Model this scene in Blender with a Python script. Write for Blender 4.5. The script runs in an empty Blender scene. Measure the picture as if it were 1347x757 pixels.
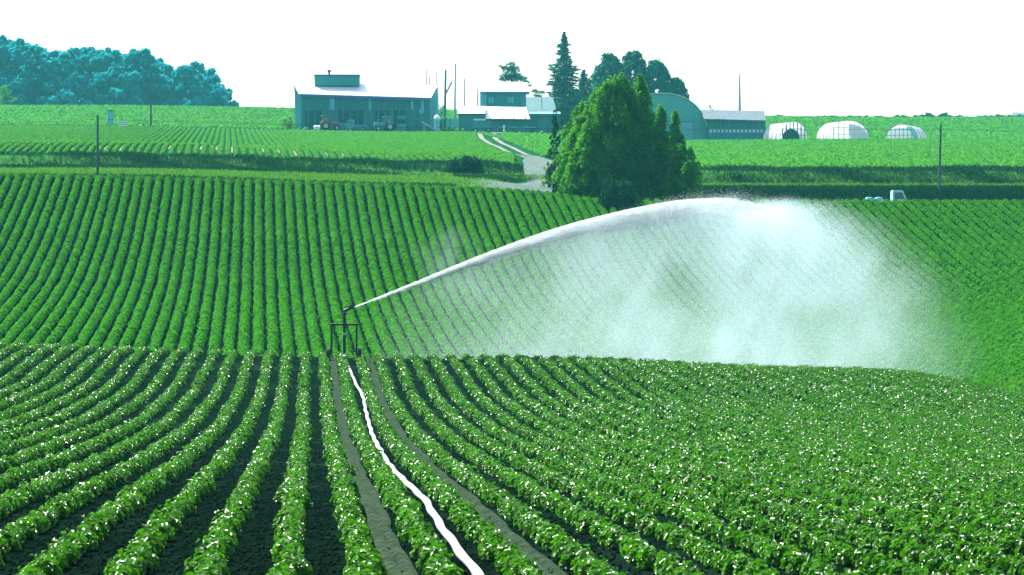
import bpy, bmesh, math, random
import numpy as np
from mathutils import Vector, Matrix

rng = np.random.default_rng(7)
random.seed(7)
scene = bpy.context.scene
COL = scene.collection
F, CX, CY = 4000.0, 673.5, 378.5          # focal length in photo pixels, picture centre
R = math.radians
PI = math.pi

# ------------------------------------------------------------------ terrain
def pchip(xs, ys):
    xs = np.asarray(xs, float); ys = np.asarray(ys, float)
    h = np.diff(xs); dl = np.diff(ys) / h
    m = np.zeros_like(ys)
    for i in range(1, len(xs) - 1):
        if dl[i - 1] * dl[i] > 0:
            w1 = 2 * h[i] + h[i - 1]; w2 = h[i] + 2 * h[i - 1]
            m[i] = (w1 + w2) / (w1 / dl[i - 1] + w2 / dl[i])
    m[0] = dl[0]; m[-1] = dl[-1]
    def f(x):
        x = np.asarray(x, float)
        xc = np.clip(x, xs[0], xs[-1])
        i = np.clip(np.searchsorted(xs, xc, side='right') - 1, 0, len(xs) - 2)
        t = (xc - xs[i]) / h[i]
        return ((2*t**3 - 3*t**2 + 1) * ys[i] + (t**3 - 2*t**2 + t) * h[i] * m[i]
                + (-2*t**3 + 3*t**2) * ys[i + 1] + (t**3 - t**2) * h[i] * m[i + 1])
    return f

def smooth(a, b, x):
    t = np.clip((x - a) / (b - a), 0, 1)
    return t * t * (3 - 2 * t)

SP = 0.75                                   # row spacing, m
SL1, SL2 = (CX - 410) / F, (CX - 340) / F   # slant of near rows and of the rows behind
p1 = pchip([-40, 15, 30, 41, 64.5, 85, 102, 115, 123, 127, 133, 142, 160, 400],
           [-2.4, -2.65, -2.84, -3.09, -3.64, -3.92, -3.82, -3.32, -2.98, -2.93, -3.2, -4.1, -5, -5])
q1 = pchip([-70, -30, -16.8, 1, 12, 16, 24.2, 32.4, 38.4, 45, 80],
           [1.2, .7, .4, 0, -.12, -.2, -.5, -.68, -1.6, -2.4, -4])
p2 = pchip([0, 120, 140, 158.7, 187.5, 201, 213.5, 229.5, 240],
           [-5.5, -5.0, -4.3, -3.04, -.3, 1.78, 4.19, 7.7, 10.0])
q2 = pchip([-80, -26, 7, 27.5, 35, 77, 130], [1.6, .69, 0, -.6, -1.25, -1.35, -1.4])
FD = [231, 234, 237, 244, 247, 258, 262, 266, 470, 520, 700, 800, 1600]
FP = [-900, 100, 600, 760, 900, 1100, 2200]
_L = [7.8, 7.8, 8.72, 9.1, 9.3, 10.0, 10.25, 11.54, 25.0, 28.5, 41.2, 43, 62]
_C = [7.2, 7.4, 7.96, 8.5, 8.75, 9.35, 9.9, 10.8, 24.2, 27.6, 39.8, 42, 60]
_M = [6.6, 6.6, 6.8, 7.1, 7.7, 9.0, 9.9, 10.4, 23.6, 26.8, 39.2, 41, 58]
_R = [6.2, 5.9, 5.85, 5.85, 7.87, 8.68, 10.0, 10.25, 22.5, 25.6, 38.8, 41, 56]
FD = FD[:8] + [330] + FD[8:]
for _z in (_L, _C, _M, _R): _z.insert(8, _z[7] + (_z[8] - _z[7]) * .298)
_far = [pchip(FD, z) for z in (_L, _L, _C, _M, _R, _R, _R)]

def G(X, D):
    X = np.asarray(X, float); D = np.asarray(D, float)
    k1 = (X + SL1 * D) / SP; k2 = (X + SL2 * D) / SP
    z1 = p1(D) + q1(k1); z2 = p2(D) + q2(k2)
    w = smooth(130, 147, D)
    z = z1 * (1 - w) + z2 * w
    px = CX + F * X / np.maximum(D, 50)
    zf = np.stack([f(D) for f in _far], 0)
    ip = np.clip(np.searchsorted(FP, px, side='right') - 1, 0, len(FP) - 2)
    fp = np.asarray(FP, float)
    t = np.clip((px - fp[ip]) / (fp[ip + 1] - fp[ip]), 0, 1); t = t*t*(3-2*t)
    a = np.take_along_axis(zf, ip[None], 0)[0]; b = np.take_along_axis(zf, (ip + 1)[None], 0)[0]
    zf = a * (1 - t) + b * t
    zf = zf + .25 * np.sin(X * .031 + D * .012) * smooth(300, 480, D)
    wf = smooth(229.8, 231.2, D)
    return z * (1 - wf) + zf * wf

def g1(x, d):
    return float(G(np.array([x]), np.array([d]))[0])
def at(px, py, d):                          # a point seen at a photo pixel, d metres away
    return Vector(((px - CX) * d / F, d, (CY - py) * d / F))
def on(px, d, dz=0.0):                      # a point on the ground below that column
    x = (px - CX) * d / F
    return Vector((x, d, g1(x, d) + dz))
def hit(px, py):
    ds = np.arange(20, 900, .1)
    xs = (px - CX) * ds / F
    below = (CY - py) * ds / F <= G(xs, ds)
    d = ds[np.argmax(below)]
    return Vector(((px - CX) * d / F, d, g1((px - CX) * d / F, d)))

# ------------------------------------------------------------------ materials
def new_mat(name):
    m = bpy.data.materials.new(name); m.use_nodes = True
    nt = m.node_tree; nt.nodes.clear()
    out = nt.nodes.new('ShaderNodeOutputMaterial')
    return m, nt, out
def mixc(nt, fac, a, b):
    n = nt.nodes.new('ShaderNodeMix'); n.data_type = 'RGBA'
    for s, v in ((0, fac), (6, a), (7, b)):
        if hasattr(v, 'is_linked') or isinstance(v, bpy.types.NodeSocket): nt.links.new(v, n.inputs[s])
        elif s == 0: n.inputs[0].default_value = v
        else: n.inputs[s].default_value = (*v, 1)
    return n.outputs[2]
def noise(nt, scale, detail=4, rough=.6, coord='Object', dim=None):
    tc = nt.nodes.new('ShaderNodeTexCoord')
    n = nt.nodes.new('ShaderNodeTexNoise'); n.inputs['Scale'].default_value = scale
    n.inputs['Detail'].default_value = detail; n.inputs['Roughness'].default_value = rough
    if dim:
        mp = nt.nodes.new('ShaderNodeMapping'); mp.inputs['Scale'].default_value = dim
        nt.links.new(tc.outputs[coord], mp.inputs['Vector']); nt.links.new(mp.outputs[0], n.inputs['Vector'])
    else:
        nt.links.new(tc.outputs[coord], n.inputs['Vector'])
    return n.outputs['Fac']
def ramp(nt, fac, lo, hi):
    n = nt.nodes.new('ShaderNodeMapRange'); nt.links.new(fac, n.inputs[0])
    n.inputs[1].default_value = lo; n.inputs[2].default_value = hi
    return n.outputs[0]
def mat(name, c, c2=None, rough=.7, scale=1.0, bump=0.0, spec=.3, metal=0.0, dim=None, bscale=None):
    m, nt, out = new_mat(name)
    b = nt.nodes.new('ShaderNodeBsdfPrincipled'); nt.links.new(b.outputs[0], out.inputs[0])
    b.inputs['Roughness'].default_value = rough; b.inputs['Metallic'].default_value = metal
    b.inputs['Specular IOR Level'].default_value = spec
    c2 = c2 or tuple(v * .75 for v in c)
    f = noise(nt, scale, dim=dim)
    nt.links.new(mixc(nt, ramp(nt, f, .32, .68), c2, c), b.inputs['Base Color'])
    if bump:
        bp = nt.nodes.new('ShaderNodeBump'); bp.inputs['Strength'].default_value = .7
        bp.inputs['Distance'].default_value = bump
        nt.links.new(noise(nt, bscale or scale * 4), bp.inputs['Height']); nt.links.new(bp.outputs[0], b.inputs['Normal'])
    return m
def leaf_mat(name, dark, bright, rough=.4, spec=.5, trans=.35, tcol=None, patch=None):
    """leaves: each leaf has its own tone (leaf attribute), plus large patches of greener/yellower plants"""
    m, nt, out = new_mat(name)
    b = nt.nodes.new('ShaderNodeBsdfPrincipled')
    b.inputs['Roughness'].default_value = rough; b.inputs['Specular IOR Level'].default_value = spec
    at_ = nt.nodes.new('ShaderNodeAttribute'); at_.attribute_name = 'tone'
    c = mixc(nt, at_.outputs['Fac'], dark, bright)
    if patch:
        f = ramp(nt, noise(nt, patch[0], 3, coord='Object'), .35, .65)
        n = nt.nodes.new('ShaderNodeMix'); n.data_type = 'RGBA'; n.blend_type = 'MULTIPLY'
        nt.links.new(f, n.inputs[0]); nt.links.new(c, n.inputs[6]); n.inputs[7].default_value = (*patch[1], 1)
        c = n.outputs[2]
    nt.links.new(c, b.inputs['Base Color'])
    t = nt.nodes.new('ShaderNodeBsdfTranslucent')
    tc = tcol or tuple(min(1, v * 1.3) for v in bright)
    nt.links.new(mixc(nt, at_.outputs['Fac'], tuple(v * .6 for v in tc), tc), t.inputs['Color'])
    mx = nt.nodes.new('ShaderNodeMixShader'); mx.inputs[0].default_value = trans
    nt.links.new(b.outputs[0], mx.inputs[1]); nt.links.new(t.outputs[0], mx.inputs[2])
    nt.links.new(mx.outputs[0], out.inputs[0])
    return m

M = {}
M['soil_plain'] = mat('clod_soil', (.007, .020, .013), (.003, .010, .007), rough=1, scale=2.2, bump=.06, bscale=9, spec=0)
def soil_mat():
    m, nt, out = new_mat('soil')
    b = nt.nodes.new('ShaderNodeBsdfPrincipled'); nt.links.new(b.outputs[0], out.inputs[0])
    b.inputs['Roughness'].default_value = 1; b.inputs['Specular IOR Level'].default_value = 0
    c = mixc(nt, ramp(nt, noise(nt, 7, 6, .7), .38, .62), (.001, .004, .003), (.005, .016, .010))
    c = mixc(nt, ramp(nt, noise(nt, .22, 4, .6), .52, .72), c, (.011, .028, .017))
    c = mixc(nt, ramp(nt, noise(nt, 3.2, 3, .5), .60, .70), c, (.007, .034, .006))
    nt.links.new(c, b.inputs['Base Color'])
    bp = nt.nodes.new('ShaderNodeBump'); bp.inputs['Strength'].default_value = 1; bp.inputs['Distance'].default_value = .12
    nt.links.new(noise(nt, 8, 6, .7), bp.inputs['Height']); nt.links.new(bp.outputs[0], b.inputs['Normal'])
    return m
M['soil'] = soil_mat()
M['track'] = mat('tyre_soil', (.044, .068, .040), (.008, .022, .014), rough=1, scale=5.5, bump=.05, spec=0, bscale=14)
M['verge'] = mat('verge_ground', (.05, .16, .02), (.02, .09, .02), rough=.95, scale=.6, spec=0)
M['field'] = mat('far_field_ground', (.012, .075, .02), (.008, .05, .018), rough=.95, scale=.5, spec=0)
M['road'] = mat('gravel', (.12, .16, .145), (.075, .11, .10), rough=1, scale=1.2, bump=.02, spec=0)
M['dirt'] = mat('pale_dirt', (.22, .22, .21), (.13, .14, .135), rough=1, scale=1.0, bump=.02, spec=0)
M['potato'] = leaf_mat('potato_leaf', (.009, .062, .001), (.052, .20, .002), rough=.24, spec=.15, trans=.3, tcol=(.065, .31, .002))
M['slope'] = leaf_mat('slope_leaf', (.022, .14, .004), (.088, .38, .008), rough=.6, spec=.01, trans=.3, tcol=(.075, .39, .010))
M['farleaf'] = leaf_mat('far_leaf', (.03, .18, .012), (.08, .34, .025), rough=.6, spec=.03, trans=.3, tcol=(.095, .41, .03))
M['grass'] = leaf_mat('grass_blade', (.03, .14, .010), (.09, .28, .015), rough=.6, spec=.1, trans=.35, patch=(.35, (.55, .72, .8)))
M['weed'] = leaf_mat('weed_leaf', (.006, .05, .025), (.02, .12, .03), rough=.7, spec=.03, trans=.12, patch=(.12, (.7, .8, 1.0)))  # darker leaf; on the steep banks their shade is put into this colour
M['hazed_wood_leaf'] = leaf_mat('hazed_wood_leaf', (.014, .30, .34), (.02, .36, .39), rough=.8, spec=.0, trans=.4)  # cyan of the distance haze is put into the leaf colour
M['conifer'] = leaf_mat('conifer_needles', (.010, .12, .09), (.028, .23, .16), rough=.7, spec=.04, trans=.15)  # colour lifted so it carries part of the distance haze
M['thicket'] = leaf_mat('thicket_leaf', (.020, .14, .012), (.085, .33, .013), rough=.6, spec=.05, trans=.42, tcol=(.11, .44, .008))
M['bark'] = mat('bark', (.05, .06, .05), (.025, .03, .028), rough=.95, scale=4, bump=.05)
M['wall_teal'] = mat('teal_cladding', (.045, .25, .25), (.03, .19, .20), scale=.8, dim=(3, 3, .3), rough=.6)  # wall colours from here brightened to carry some distance haze
M['wall_dark'] = mat('dark_teal_cladding', (.032, .20, .20), (.022, .15, .155), scale=.8, dim=(3, 3, .3), rough=.6)
M['wall_light'] = mat('light_cyan_cladding', (.18, .58, .62), (.13, .48, .53), scale=.6, dim=(3, 3, .4), rough=.6)
M['wall_green'] = mat('green_metal_cladding', (.11, .40, .34), (.09, .34, .30), scale=.5, dim=(3, 3, .4), rough=.5)
M['panel'] = mat('pale_panel', (.16, .46, .52), (.10, .36, .42), scale=1, rough=.5)
M['white_roof'] = mat('white_metal_roof', (.84, .85, .84), (.74, .77, .77), scale=.6, dim=(4, .5, 1), rough=.45)
M['gray_roof'] = mat('weathered_gray_roof', (.12, .17, .20), (.06, .10, .13), scale=1.6, rough=.8)
M['cyan_roof'] = mat('cyan_roof', (.06, .19, .21), (.04, .14, .16), scale=.8, rough=.6)
M['fascia'] = mat('purple_blue_fascia', (.07, .12, .36), (.05, .09, .27), scale=1, rough=.6)
M['opening'] = mat('dark_opening', (.012, .09, .085), (.008, .06, .06), scale=1.5, rough=.9)  # dark teal for the shade inside openings, also on some crates
M['dark'] = mat('dark_metal', (.012, .022, .02), (.006, .012, .012), scale=6, rough=.5)
M['rubber'] = mat('black_rubber', (.010, .014, .014), (.006, .008, .008), scale=8, rough=.85)
M['steel'] = mat('pale_steel', (.42, .47, .47), (.3, .35, .35), scale=6, rough=.4, metal=.3)
M['brass'] = mat('green_brass', (.07, .20, .12), (.04, .13, .09), scale=12, rough=.4)
M['pole'] = mat('weathered_pole', (.07, .12, .12), (.045, .085, .09), scale=3, rough=.9, dim=(4, 4, .3))
M['pole_pale'] = mat('galvanised_pole', (.25, .36, .38), (.2, .3, .32), scale=2, rough=.5)
M['hose'] = mat('white_hose', (.46, .48, .49), (.30, .33, .35), scale=5, rough=.45, bump=.01)
M['white'] = mat('white_paint', (.78, .80, .80), (.66, .70, .71), scale=2, rough=.35, spec=.5)
M['pale_paint'] = mat('pale_blue_paint', (.40, .66, .70), (.32, .56, .62), scale=2, rough=.35)
M['skyblue'] = mat('blue_tarpaulin', (.10, .42, .58), (.06, .30, .45), scale=3, rough=.5)
M['red'] = mat('faded_red_paint', (.16, .08, .10), (.10, .05, .07), scale=3, rough=.5)
M['blue_paint'] = mat('teal_paint', (.06, .30, .34), (.04, .22, .26), scale=3, rough=.4)
M['glass'] = mat('dark_window_glass', (.03, .10, .12), (.02, .07, .09), scale=1, rough=.08, spec=.8)
M['litpane'] = mat('pale_window', (.62, .72, .72), (.45, .58, .60), scale=2, rough=.3)

def film_mat():
    m, nt, out = new_mat('white_plastic_film')
    d = nt.nodes.new('ShaderNodeBsdfPrincipled'); d.inputs['Roughness'].default_value = .35
    nt.links.new(mixc(nt, noise(nt, .9, dim=(1, 1, 1)), (.90, .92, .92), (.96, .96, .96)), d.inputs['Base Color'])
    t = nt.nodes.new('ShaderNodeBsdfTranslucent'); t.inputs['Color'].default_value = (.85, .9, .9, 1)
    x = nt.nodes.new('ShaderNodeMixShader'); x.inputs[0].default_value = .4
    nt.links.new(d.outputs[0], x.inputs[1]); nt.links.new(t.outputs[0], x.inputs[2]); nt.links.new(x.outputs[0], out.inputs[0])
    return m
M['film'] = film_mat()
def water_mat(name, c, tr):
    m, nt, out = new_mat(name)
    d = nt.nodes.new('ShaderNodeBsdfDiffuse'); d.inputs['Color'].default_value = (*c, 1)
    t = nt.nodes.new('ShaderNodeBsdfTranslucent'); t.inputs['Color'].default_value = (*c, 1)
    x = nt.nodes.new('ShaderNodeMixShader'); x.inputs[0].default_value = tr
    nt.links.new(d.outputs[0], x.inputs[1]); nt.links.new(t.outputs[0], x.inputs[2]); nt.links.new(x.outputs[0], out.inputs[0])
    return m
M['jet'] = water_mat('white_water', (.90, .96, .98), .5)
M['drops'] = water_mat('water_drops', (.80, .93, .98), .5)

# ------------------------------------------------------------------ mesh helpers
def link(o, parent=None):
    COL.objects.link(o)
    if parent: o.parent = parent
    return o
def tag(o, label=None, cat=None, group=None, kind=None):
    if label: o['label'] = label
    if cat: o['category'] = cat
    if group: o['group'] = group
    if kind: o['kind'] = kind
    return o
def thing(name, label, cat, loc, rz=0, group=None):
    o = bpy.data.objects.new(name, None); COL.objects.link(o)
    o.empty_display_size = .3; o.location = loc; o.rotation_euler = (0, 0, rz)
    return tag(o, label, cat, group)
def obj(name, bm, m, parent=None, smoothed=False):
    me = bpy.data.meshes.new(name)
    bmesh.ops.recalc_face_normals(bm, faces=bm.faces)
    bm.to_mesh(me); bm.free()
    if smoothed:
        for p in me.polygons: p.use_smooth = True
    me.materials.append(M[m] if isinstance(m, str) else m)
    return link(bpy.data.objects.new(name, me), parent)
def np_mesh(name, v, fidx, fsize, m, tone=None, parent=None, do_link=True):
    me = bpy.data.meshes.new(name)
    v = np.ascontiguousarray(v, np.float32); fidx = np.ascontiguousarray(fidx, np.int32).ravel()
    nf = len(fidx) // fsize
    me.vertices.add(len(v)); me.vertices.foreach_set('co', v.ravel())
    me.loops.add(len(fidx)); me.loops.foreach_set('vertex_index', fidx)
    me.polygons.add(nf); me.polygons.foreach_set('loop_start', np.arange(nf, dtype=np.int32) * fsize)
    if tone is not None:
        a = me.attributes.new('tone', 'FLOAT', 'FACE'); a.data.foreach_set('value', np.ascontiguousarray(tone, np.float32))
    me.update(calc_edges=True); me.validate()
    me.materials.append(M[m])
    o = bpy.data.objects.new(name, me)
    return link(o, parent) if do_link else o
def box(bm, c, s, rz=0, rx=0, ry=0):
    mtx = Matrix.Translation(c) @ Matrix.Rotation(rz, 4, 'Z') @ Matrix.Rotation(ry, 4, 'Y') @ Matrix.Rotation(rx, 4, 'X') @ Matrix.Diagonal((*s, 1))
    return bmesh.ops.create_cube(bm, size=1, matrix=mtx)
def bev_box(bm, c, s, b=.03, **k):
    r = box(bm, c, s, **k)
    es = list({e for v in r['verts'] for e in v.link_edges})
    bmesh.ops.bevel(bm, geom=es, offset=b, segments=2, affect='EDGES', profile=.5)
def tube(bm, pts, rad, n=8, flat=1.0, cap=True):
    pts = [Vector([float(q) for q in p]) for p in pts]
    rad = [float(q) for q in rad] if hasattr(rad, '__len__') else [rad] * len(pts)
    rings = []
    for i, p in enumerate(pts):
        t = (pts[min(i + 1, len(pts) - 1)] - pts[max(i - 1, 0)]).normalized()
        up = Vector((0, 0, 1)) if abs(t.z) < .95 else Vector((1, 0, 0))
        a = t.cross(up).normalized(); b = a.cross(t).normalized()
        rings.append([bm.verts.new(p + rad[i] * (math.cos(2*PI*k/n) * a + flat * math.sin(2*PI*k/n) * b)) for k in range(n)])
    for r0, r1 in zip(rings, rings[1:]):
        for k in range(n): bm.faces.new((r0[k], r0[(k+1) % n], r1[(k+1) % n], r1[k]))
    if cap:
        bm.faces.new(rings[0][::-1]); bm.faces.new(rings[-1])
def prism(bm, poly, axis_vec):
    """polygon (list of Vectors) extruded along axis_vec"""
    a = [bm.verts.new(p) for p in poly]; b = [bm.verts.new(Vector(p) + Vector(axis_vec)) for p in poly]
    n = len(a)
    bm.faces.new(a); bm.faces.new(b[::-1])
    for i in range(n): bm.faces.new((a[i], b[i], b[(i+1) % n], a[(i+1) % n]))
BM = bmesh.new

def unit(v): return v / np.maximum(np.linalg.norm(v, axis=-1, keepdims=True), 1e-9)
def leaves(c, nrm, ldir, L, W, fold=.25, six=False):
    """arrays of leaves: kite (2 triangles) or six-cornered folded blade (2 quads); returns verts, faces, face size, per-leaf faces"""
    nrm = unit(nrm); ldir = unit(ldir - nrm * (ldir * nrm).sum(-1, keepdims=True))
    s = np.cross(nrm, ldir); n = len(c)
    L = np.broadcast_to(np.asarray(L, float), (n,))[:, None]; W = np.broadcast_to(np.asarray(W, float), (n,))[:, None]
    B = c - ldir * L * .5; T = c + ldir * L * .5 - nrm * L * .12
    up = nrm * W * fold
    if six:
        l1 = B + ldir*L*.28 + s*W*.46 + up; l2 = B + ldir*L*.66 + s*W*.38 + up*.6
        r1 = B + ldir*L*.28 - s*W*.46 + up; r2 = B + ldir*L*.66 - s*W*.38 + up*.6
        v = np.stack([B, l1, l2, T, r2, r1], 1).reshape(-1, 3)
        i = np.arange(n)[:, None] * 6
        f = np.concatenate([i + np.array([0, 3, 2, 1]), i + np.array([0, 5, 4, 3])], 1).reshape(-1, 4)
        return v, f, 4, 2
    l = c + s*W*.5 + up; r = c - s*W*.5 + up
    v = np.stack([B, l, T, r], 1).reshape(-1, 3)
    i = np.arange(n)[:, None] * 4
    f = np.concatenate([i + np.array([0, 2, 1]), i + np.array([0, 3, 2])], 1).reshape(-1, 3)
    return v, f, 3, 2
def leaf_obj(name, m, c, nrm, ldir, L, W, tone=None, parent=None, six=False, fold=.25, do_link=True):
    v, f, fs, per = leaves(c, nrm, ldir, L, W, fold, six)
    tone = rng.random(len(c)) if tone is None else tone
    return np_mesh(name, v, f, fs, m, np.repeat(tone, per), parent, do_link)
def rdir(n): return unit(rng.normal(size=(n, 3)))

# ------------------------------------------------------------------ ground
def build_ground():
    ds = np.concatenate([np.arange(-30, 128, 2.), np.arange(128, 229.5, 2.), np.arange(229.5, 268, .5), np.arange(268, 480, 4.),
                         np.arange(480, 820, 8.), np.arange(820, 1601, 60.)])
    pxs = np.arange(-1500, 2860, 16.)
    Dg, Pg = np.meshgrid(ds, pxs, indexing='ij')
    Xg = (Pg - CX) * np.maximum(Dg, 45) / F
    v = np.stack([Xg, Dg, G(Xg, Dg)], -1)
    nd, npx = Dg.shape
    i = (np.arange(nd - 1)[:, None] * npx + np.arange(npx - 1)[None]).ravel()
    f = np.stack([i, i + 1, i + npx + 1, i + npx], 1)
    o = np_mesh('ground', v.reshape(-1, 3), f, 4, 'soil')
    o.data.materials.append(M['verge']); o.data.materials.append(M['field'])
    dm = (ds[:-1] + ds[1:]) / 2
    mi = np.where(dm < 230.5, 0, np.where(dm < 266, 1, 2))
    o.data.polygons.foreach_set('material_index', np.repeat(mi, npx - 1).astype(np.int32))
    o.data.polygons.foreach_set('use_smooth', np.ones(len(f), bool))
    tag(o, kind='structure')
build_ground()

def strip(name, pts, half, m, lift=.004, nseg=5):
    """a ribbon lying on the ground along pts (x, d)"""
    pts = np.asarray(pts, float); vs = []
    t = np.gradient(pts, axis=0); t = unit(t); nrm = np.stack([t[:, 1], -t[:, 0]], 1)
    half = np.broadcast_to(np.asarray(half, float), (len(pts),))
    for u in np.linspace(-1, 1, nseg):
        q = pts + nrm * half[:, None] * u * (1 + .10 * np.sin(np.arange(len(pts)) * .37 + u * 2)[:, None] + .06 * np.sin(np.arange(len(pts)) * .9 + u * 5)[:, None])
        vs.append(np.column_stack([q, G(q[:, 0], q[:, 1]) + lift]))
    v = np.stack(vs, 1).reshape(-1, 3)
    i = (np.arange(len(pts) - 1)[:, None] * nseg + np.arange(nseg - 1)[None]).ravel()
    f = np.stack([i, i + nseg, i + nseg + 1, i + 1], 1)
    return np_mesh(name, v, f, 4, m)

for k0 in (1.17, 3.17):                       # two wheel tracks pressed into the furrows
    d = np.arange(24, 131, .5)
    x = -SL1 * d + k0 * SP + .02 * np.sin(d * .3) + .012 * np.sin(d * 1.1)
    o = strip('tyre_track', np.stack([x, d], 1), .15, 'track', .02, 5)
    co = np.empty(len(o.data.vertices) * 3, np.float32); o.data.vertices.foreach_get('co', co); co = co.reshape(-1, 5, 3)
    co[:, 1:4, 2] += np.array([.03, -.005, .03])   # ridge - groove - ridge
    o.data.vertices.foreach_set('co', co.ravel()); tag(o, kind='structure')

def clods(n):
    d = 26 + 52 * rng.random(n) ** 1.6; k = np.floor(rng.uniform(-14, 14, n)) + .17 + rng.normal(0, .17, n)
    x = -SL1 * d + k * SP; r = rng.uniform(.008, .03, n)
    pxx = CX + F * x / d; ok = (pxx > -60) & (pxx < 1400); x, d, r = x[ok], d[ok], r[ok]; n = len(x)
    o8 = np.array([[1, 0, 0], [0, 1, 0], [-1, 0, 0], [0, -1, 0], [0, 0, 1], [0, 0, -1]], float)
    v = np.stack([x, d, G(x, d) + r * .3], 1)[:, None] + o8[None] * r[:, None, None] * rng.uniform(.6, 1.3, (n, 6, 1))
    f8 = np.array([[0, 1, 4], [1, 2, 4], [2, 3, 4], [3, 0, 4], [1, 0, 5], [2, 1, 5], [3, 2, 5], [0, 3, 5]])
    f = (np.arange(n)[:, None, None] * 6 + f8[None]).reshape(-1, 3)
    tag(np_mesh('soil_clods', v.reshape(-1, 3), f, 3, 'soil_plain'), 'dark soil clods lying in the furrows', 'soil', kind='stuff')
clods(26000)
# ------------------------------------------------------------------ crop rows
ONES = ['', 'first', 'second', 'third', 'fourth', 'fifth', 'sixth', 'seventh', 'eighth', 'ninth', 'tenth', 'eleventh', 'twelfth', 'thirteenth',
        'fourteenth', 'fifteenth', 'sixteenth', 'seventeenth', 'eighteenth', 'nineteenth']
TENS = ['', '', 'twent', 'thirt', 'fort', 'fift', 'sixt', 'sevent', 'eight', 'ninet']
def ordinal(n):
    if n > 99: return 'one hundred and ' + ordinal(n - 100) if n > 100 else 'hundredth'
    if n < 20: return ONES[n]
    if n % 10 == 0: return TENS[n // 10] + 'ieth'
    return TENS[n // 10] + 'y-' + ONES[n % 10]

def near_row(width, seed):
    r = np.random.default_rng(seed)
    cs, ns, ds_, Ls, ts = [], [], [], [], []
    d = 25.0
    while d < 130:
        sz = r.uniform(.66, 1.28) * (.55 if r.random() < .08 else 1); wd = width * float(np.interp(d, [28, 45, 70, 100], [.92, 1.02, 1.22, 1.32])); off = r.normal(0, .042)
        n = int((170 if d < 60 else 105) * sz * (width / .18) ** .5)
        ph = r.uniform(0, 2*PI, n); th = np.arccos(r.uniform(-.05, 1, n)); rr = r.uniform(.55, 1.0, n) ** .5
        dome = np.stack([np.sin(th)*np.cos(ph), np.sin(th)*np.sin(ph), np.cos(th)], 1)
        stalk = r.random(n) < .14
        p = dome * rr[:, None] * np.array([wd * sz * r.uniform(.85, 1.15), .18, .135 * sz])
        p[:, 2] += .04 + stalk * r.uniform(.02, .09, n)
        x = -SL1 * (d + p[:, 1]) + off + p[:, 0]
        y = d + p[:, 1]
        cs.append(np.stack([x, y, p1(y) + p[:, 2]], 1))
        nn = unit(dome * np.array([.8, .8, 1.0]) + np.array([0, 0, .55]) + r.normal(0, .38, (n, 3)))
        ns.append(nn); ds_.append(dome + r.normal(0, .6, (n, 3)) + np.array([0, 0, -.25]))
        Ls.append(r.uniform(.045, .095, n) * (1 if d < 60 else 1.2)); ts.append(np.clip(r.normal(.5, .25, n) + r.normal(0, .1), 0, 1))
        d += r.uniform(.24, .42)
    c = np.concatenate(cs); L = np.concatenate(Ls)
    return leaf_obj('potato_row', 'potato', c, np.concatenate(ns), np.concatenate(ds_), L, L * .72, np.concatenate(ts), six=True, fold=.3, do_link=False).data

NEAR = {w: [near_row(w, 100 + int(w * 1000) + s) for s in range(n)] for w, n in ((.13, 5), (.15, 4), (.18, 3), (.225, 3))}
for n in range(-24, 43):                       # rows sit between furrows; the hose lies in the furrow at 2.17
    k = .67 + n
    if k < -4: w = .13 if k > -10 else .15
    elif k < 9: w = .13
    elif k < 16: w = .15
    elif k < 24: w = .18
    else: w = .225
    if -24 <= n and abs(k) > 60: continue
    o = link(bpy.data.objects.new('potato_row', NEAR[w][n % len(NEAR[w])]))
    o.location = (k * SP, 0, float(q1(k)))
    side, num = ('left', 2 - n) if n < 2 else ('right', n - 1)
    tag(o, f'{ordinal(num)} leafy potato row to the {side} of the white hose in the foreground field', 'crop row', 'potato rows of the foreground field')

def ridge_row(name, m, d0, d1, dens, width, height, prof, slant, seed, leafsize, plant=.36):
    r = np.random.default_rng(seed)
    n = int((d1 - d0) * dens)
    y = r.uniform(d0, d1, n)
    cell = np.floor((y - d0) / plant).astype(int)
    ncell = cell.max() + 1
    size = r.uniform(.8, 1.15, ncell)[cell]; off = r.normal(0, .03, ncell)[cell]; shade = r.normal(0, .12, ncell)[cell]
    yl = ((y - d0) / plant - cell - .5) * 2
    a = r.uniform(-1.25, 1.25, n)
    dome = np.sqrt(np.maximum(1 - .55 * yl**2, .1))
    rr = r.uniform(.8, 1.05, n)
    x = off + np.sin(a) * width * size * dome * rr
    z = .04 + np.cos(a) * height * size * dome * rr
    c = np.stack([-slant * y + x, y, prof(y) + z], 1)
    nn = np.stack([np.sin(a), yl * .35, np.cos(a) + .25], 1) + r.normal(0, .33, (n, 3))
    L = r.uniform(.8, 1.3, n) * leafsize
    return leaf_obj(name, m, c, nn, r.normal(size=(n, 3)), L, L * .8, np.clip(r.normal(.5, .25, n) + shade, 0, 1), do_link=False).data

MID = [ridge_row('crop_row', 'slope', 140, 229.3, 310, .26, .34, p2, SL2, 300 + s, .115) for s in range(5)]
for n in range(-30, 84):
    o = link(bpy.data.objects.new('crop_row', MID[n % 5]))
    o.location = (n * SP, 0, float(q2(n)))
    kk = n - 6                                # the sprinkler riser stands in front of row 6
    lab = 'row of bushy crop directly behind the sprinkler on the rising field' if kk == 0 else \
        f'{ordinal(abs(kk))} bushy crop row {"left" if kk < 0 else "right"} of the sprinkler on the rising field behind'
    tag(o, lab, 'crop row', 'crop rows of the rising field')

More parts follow.
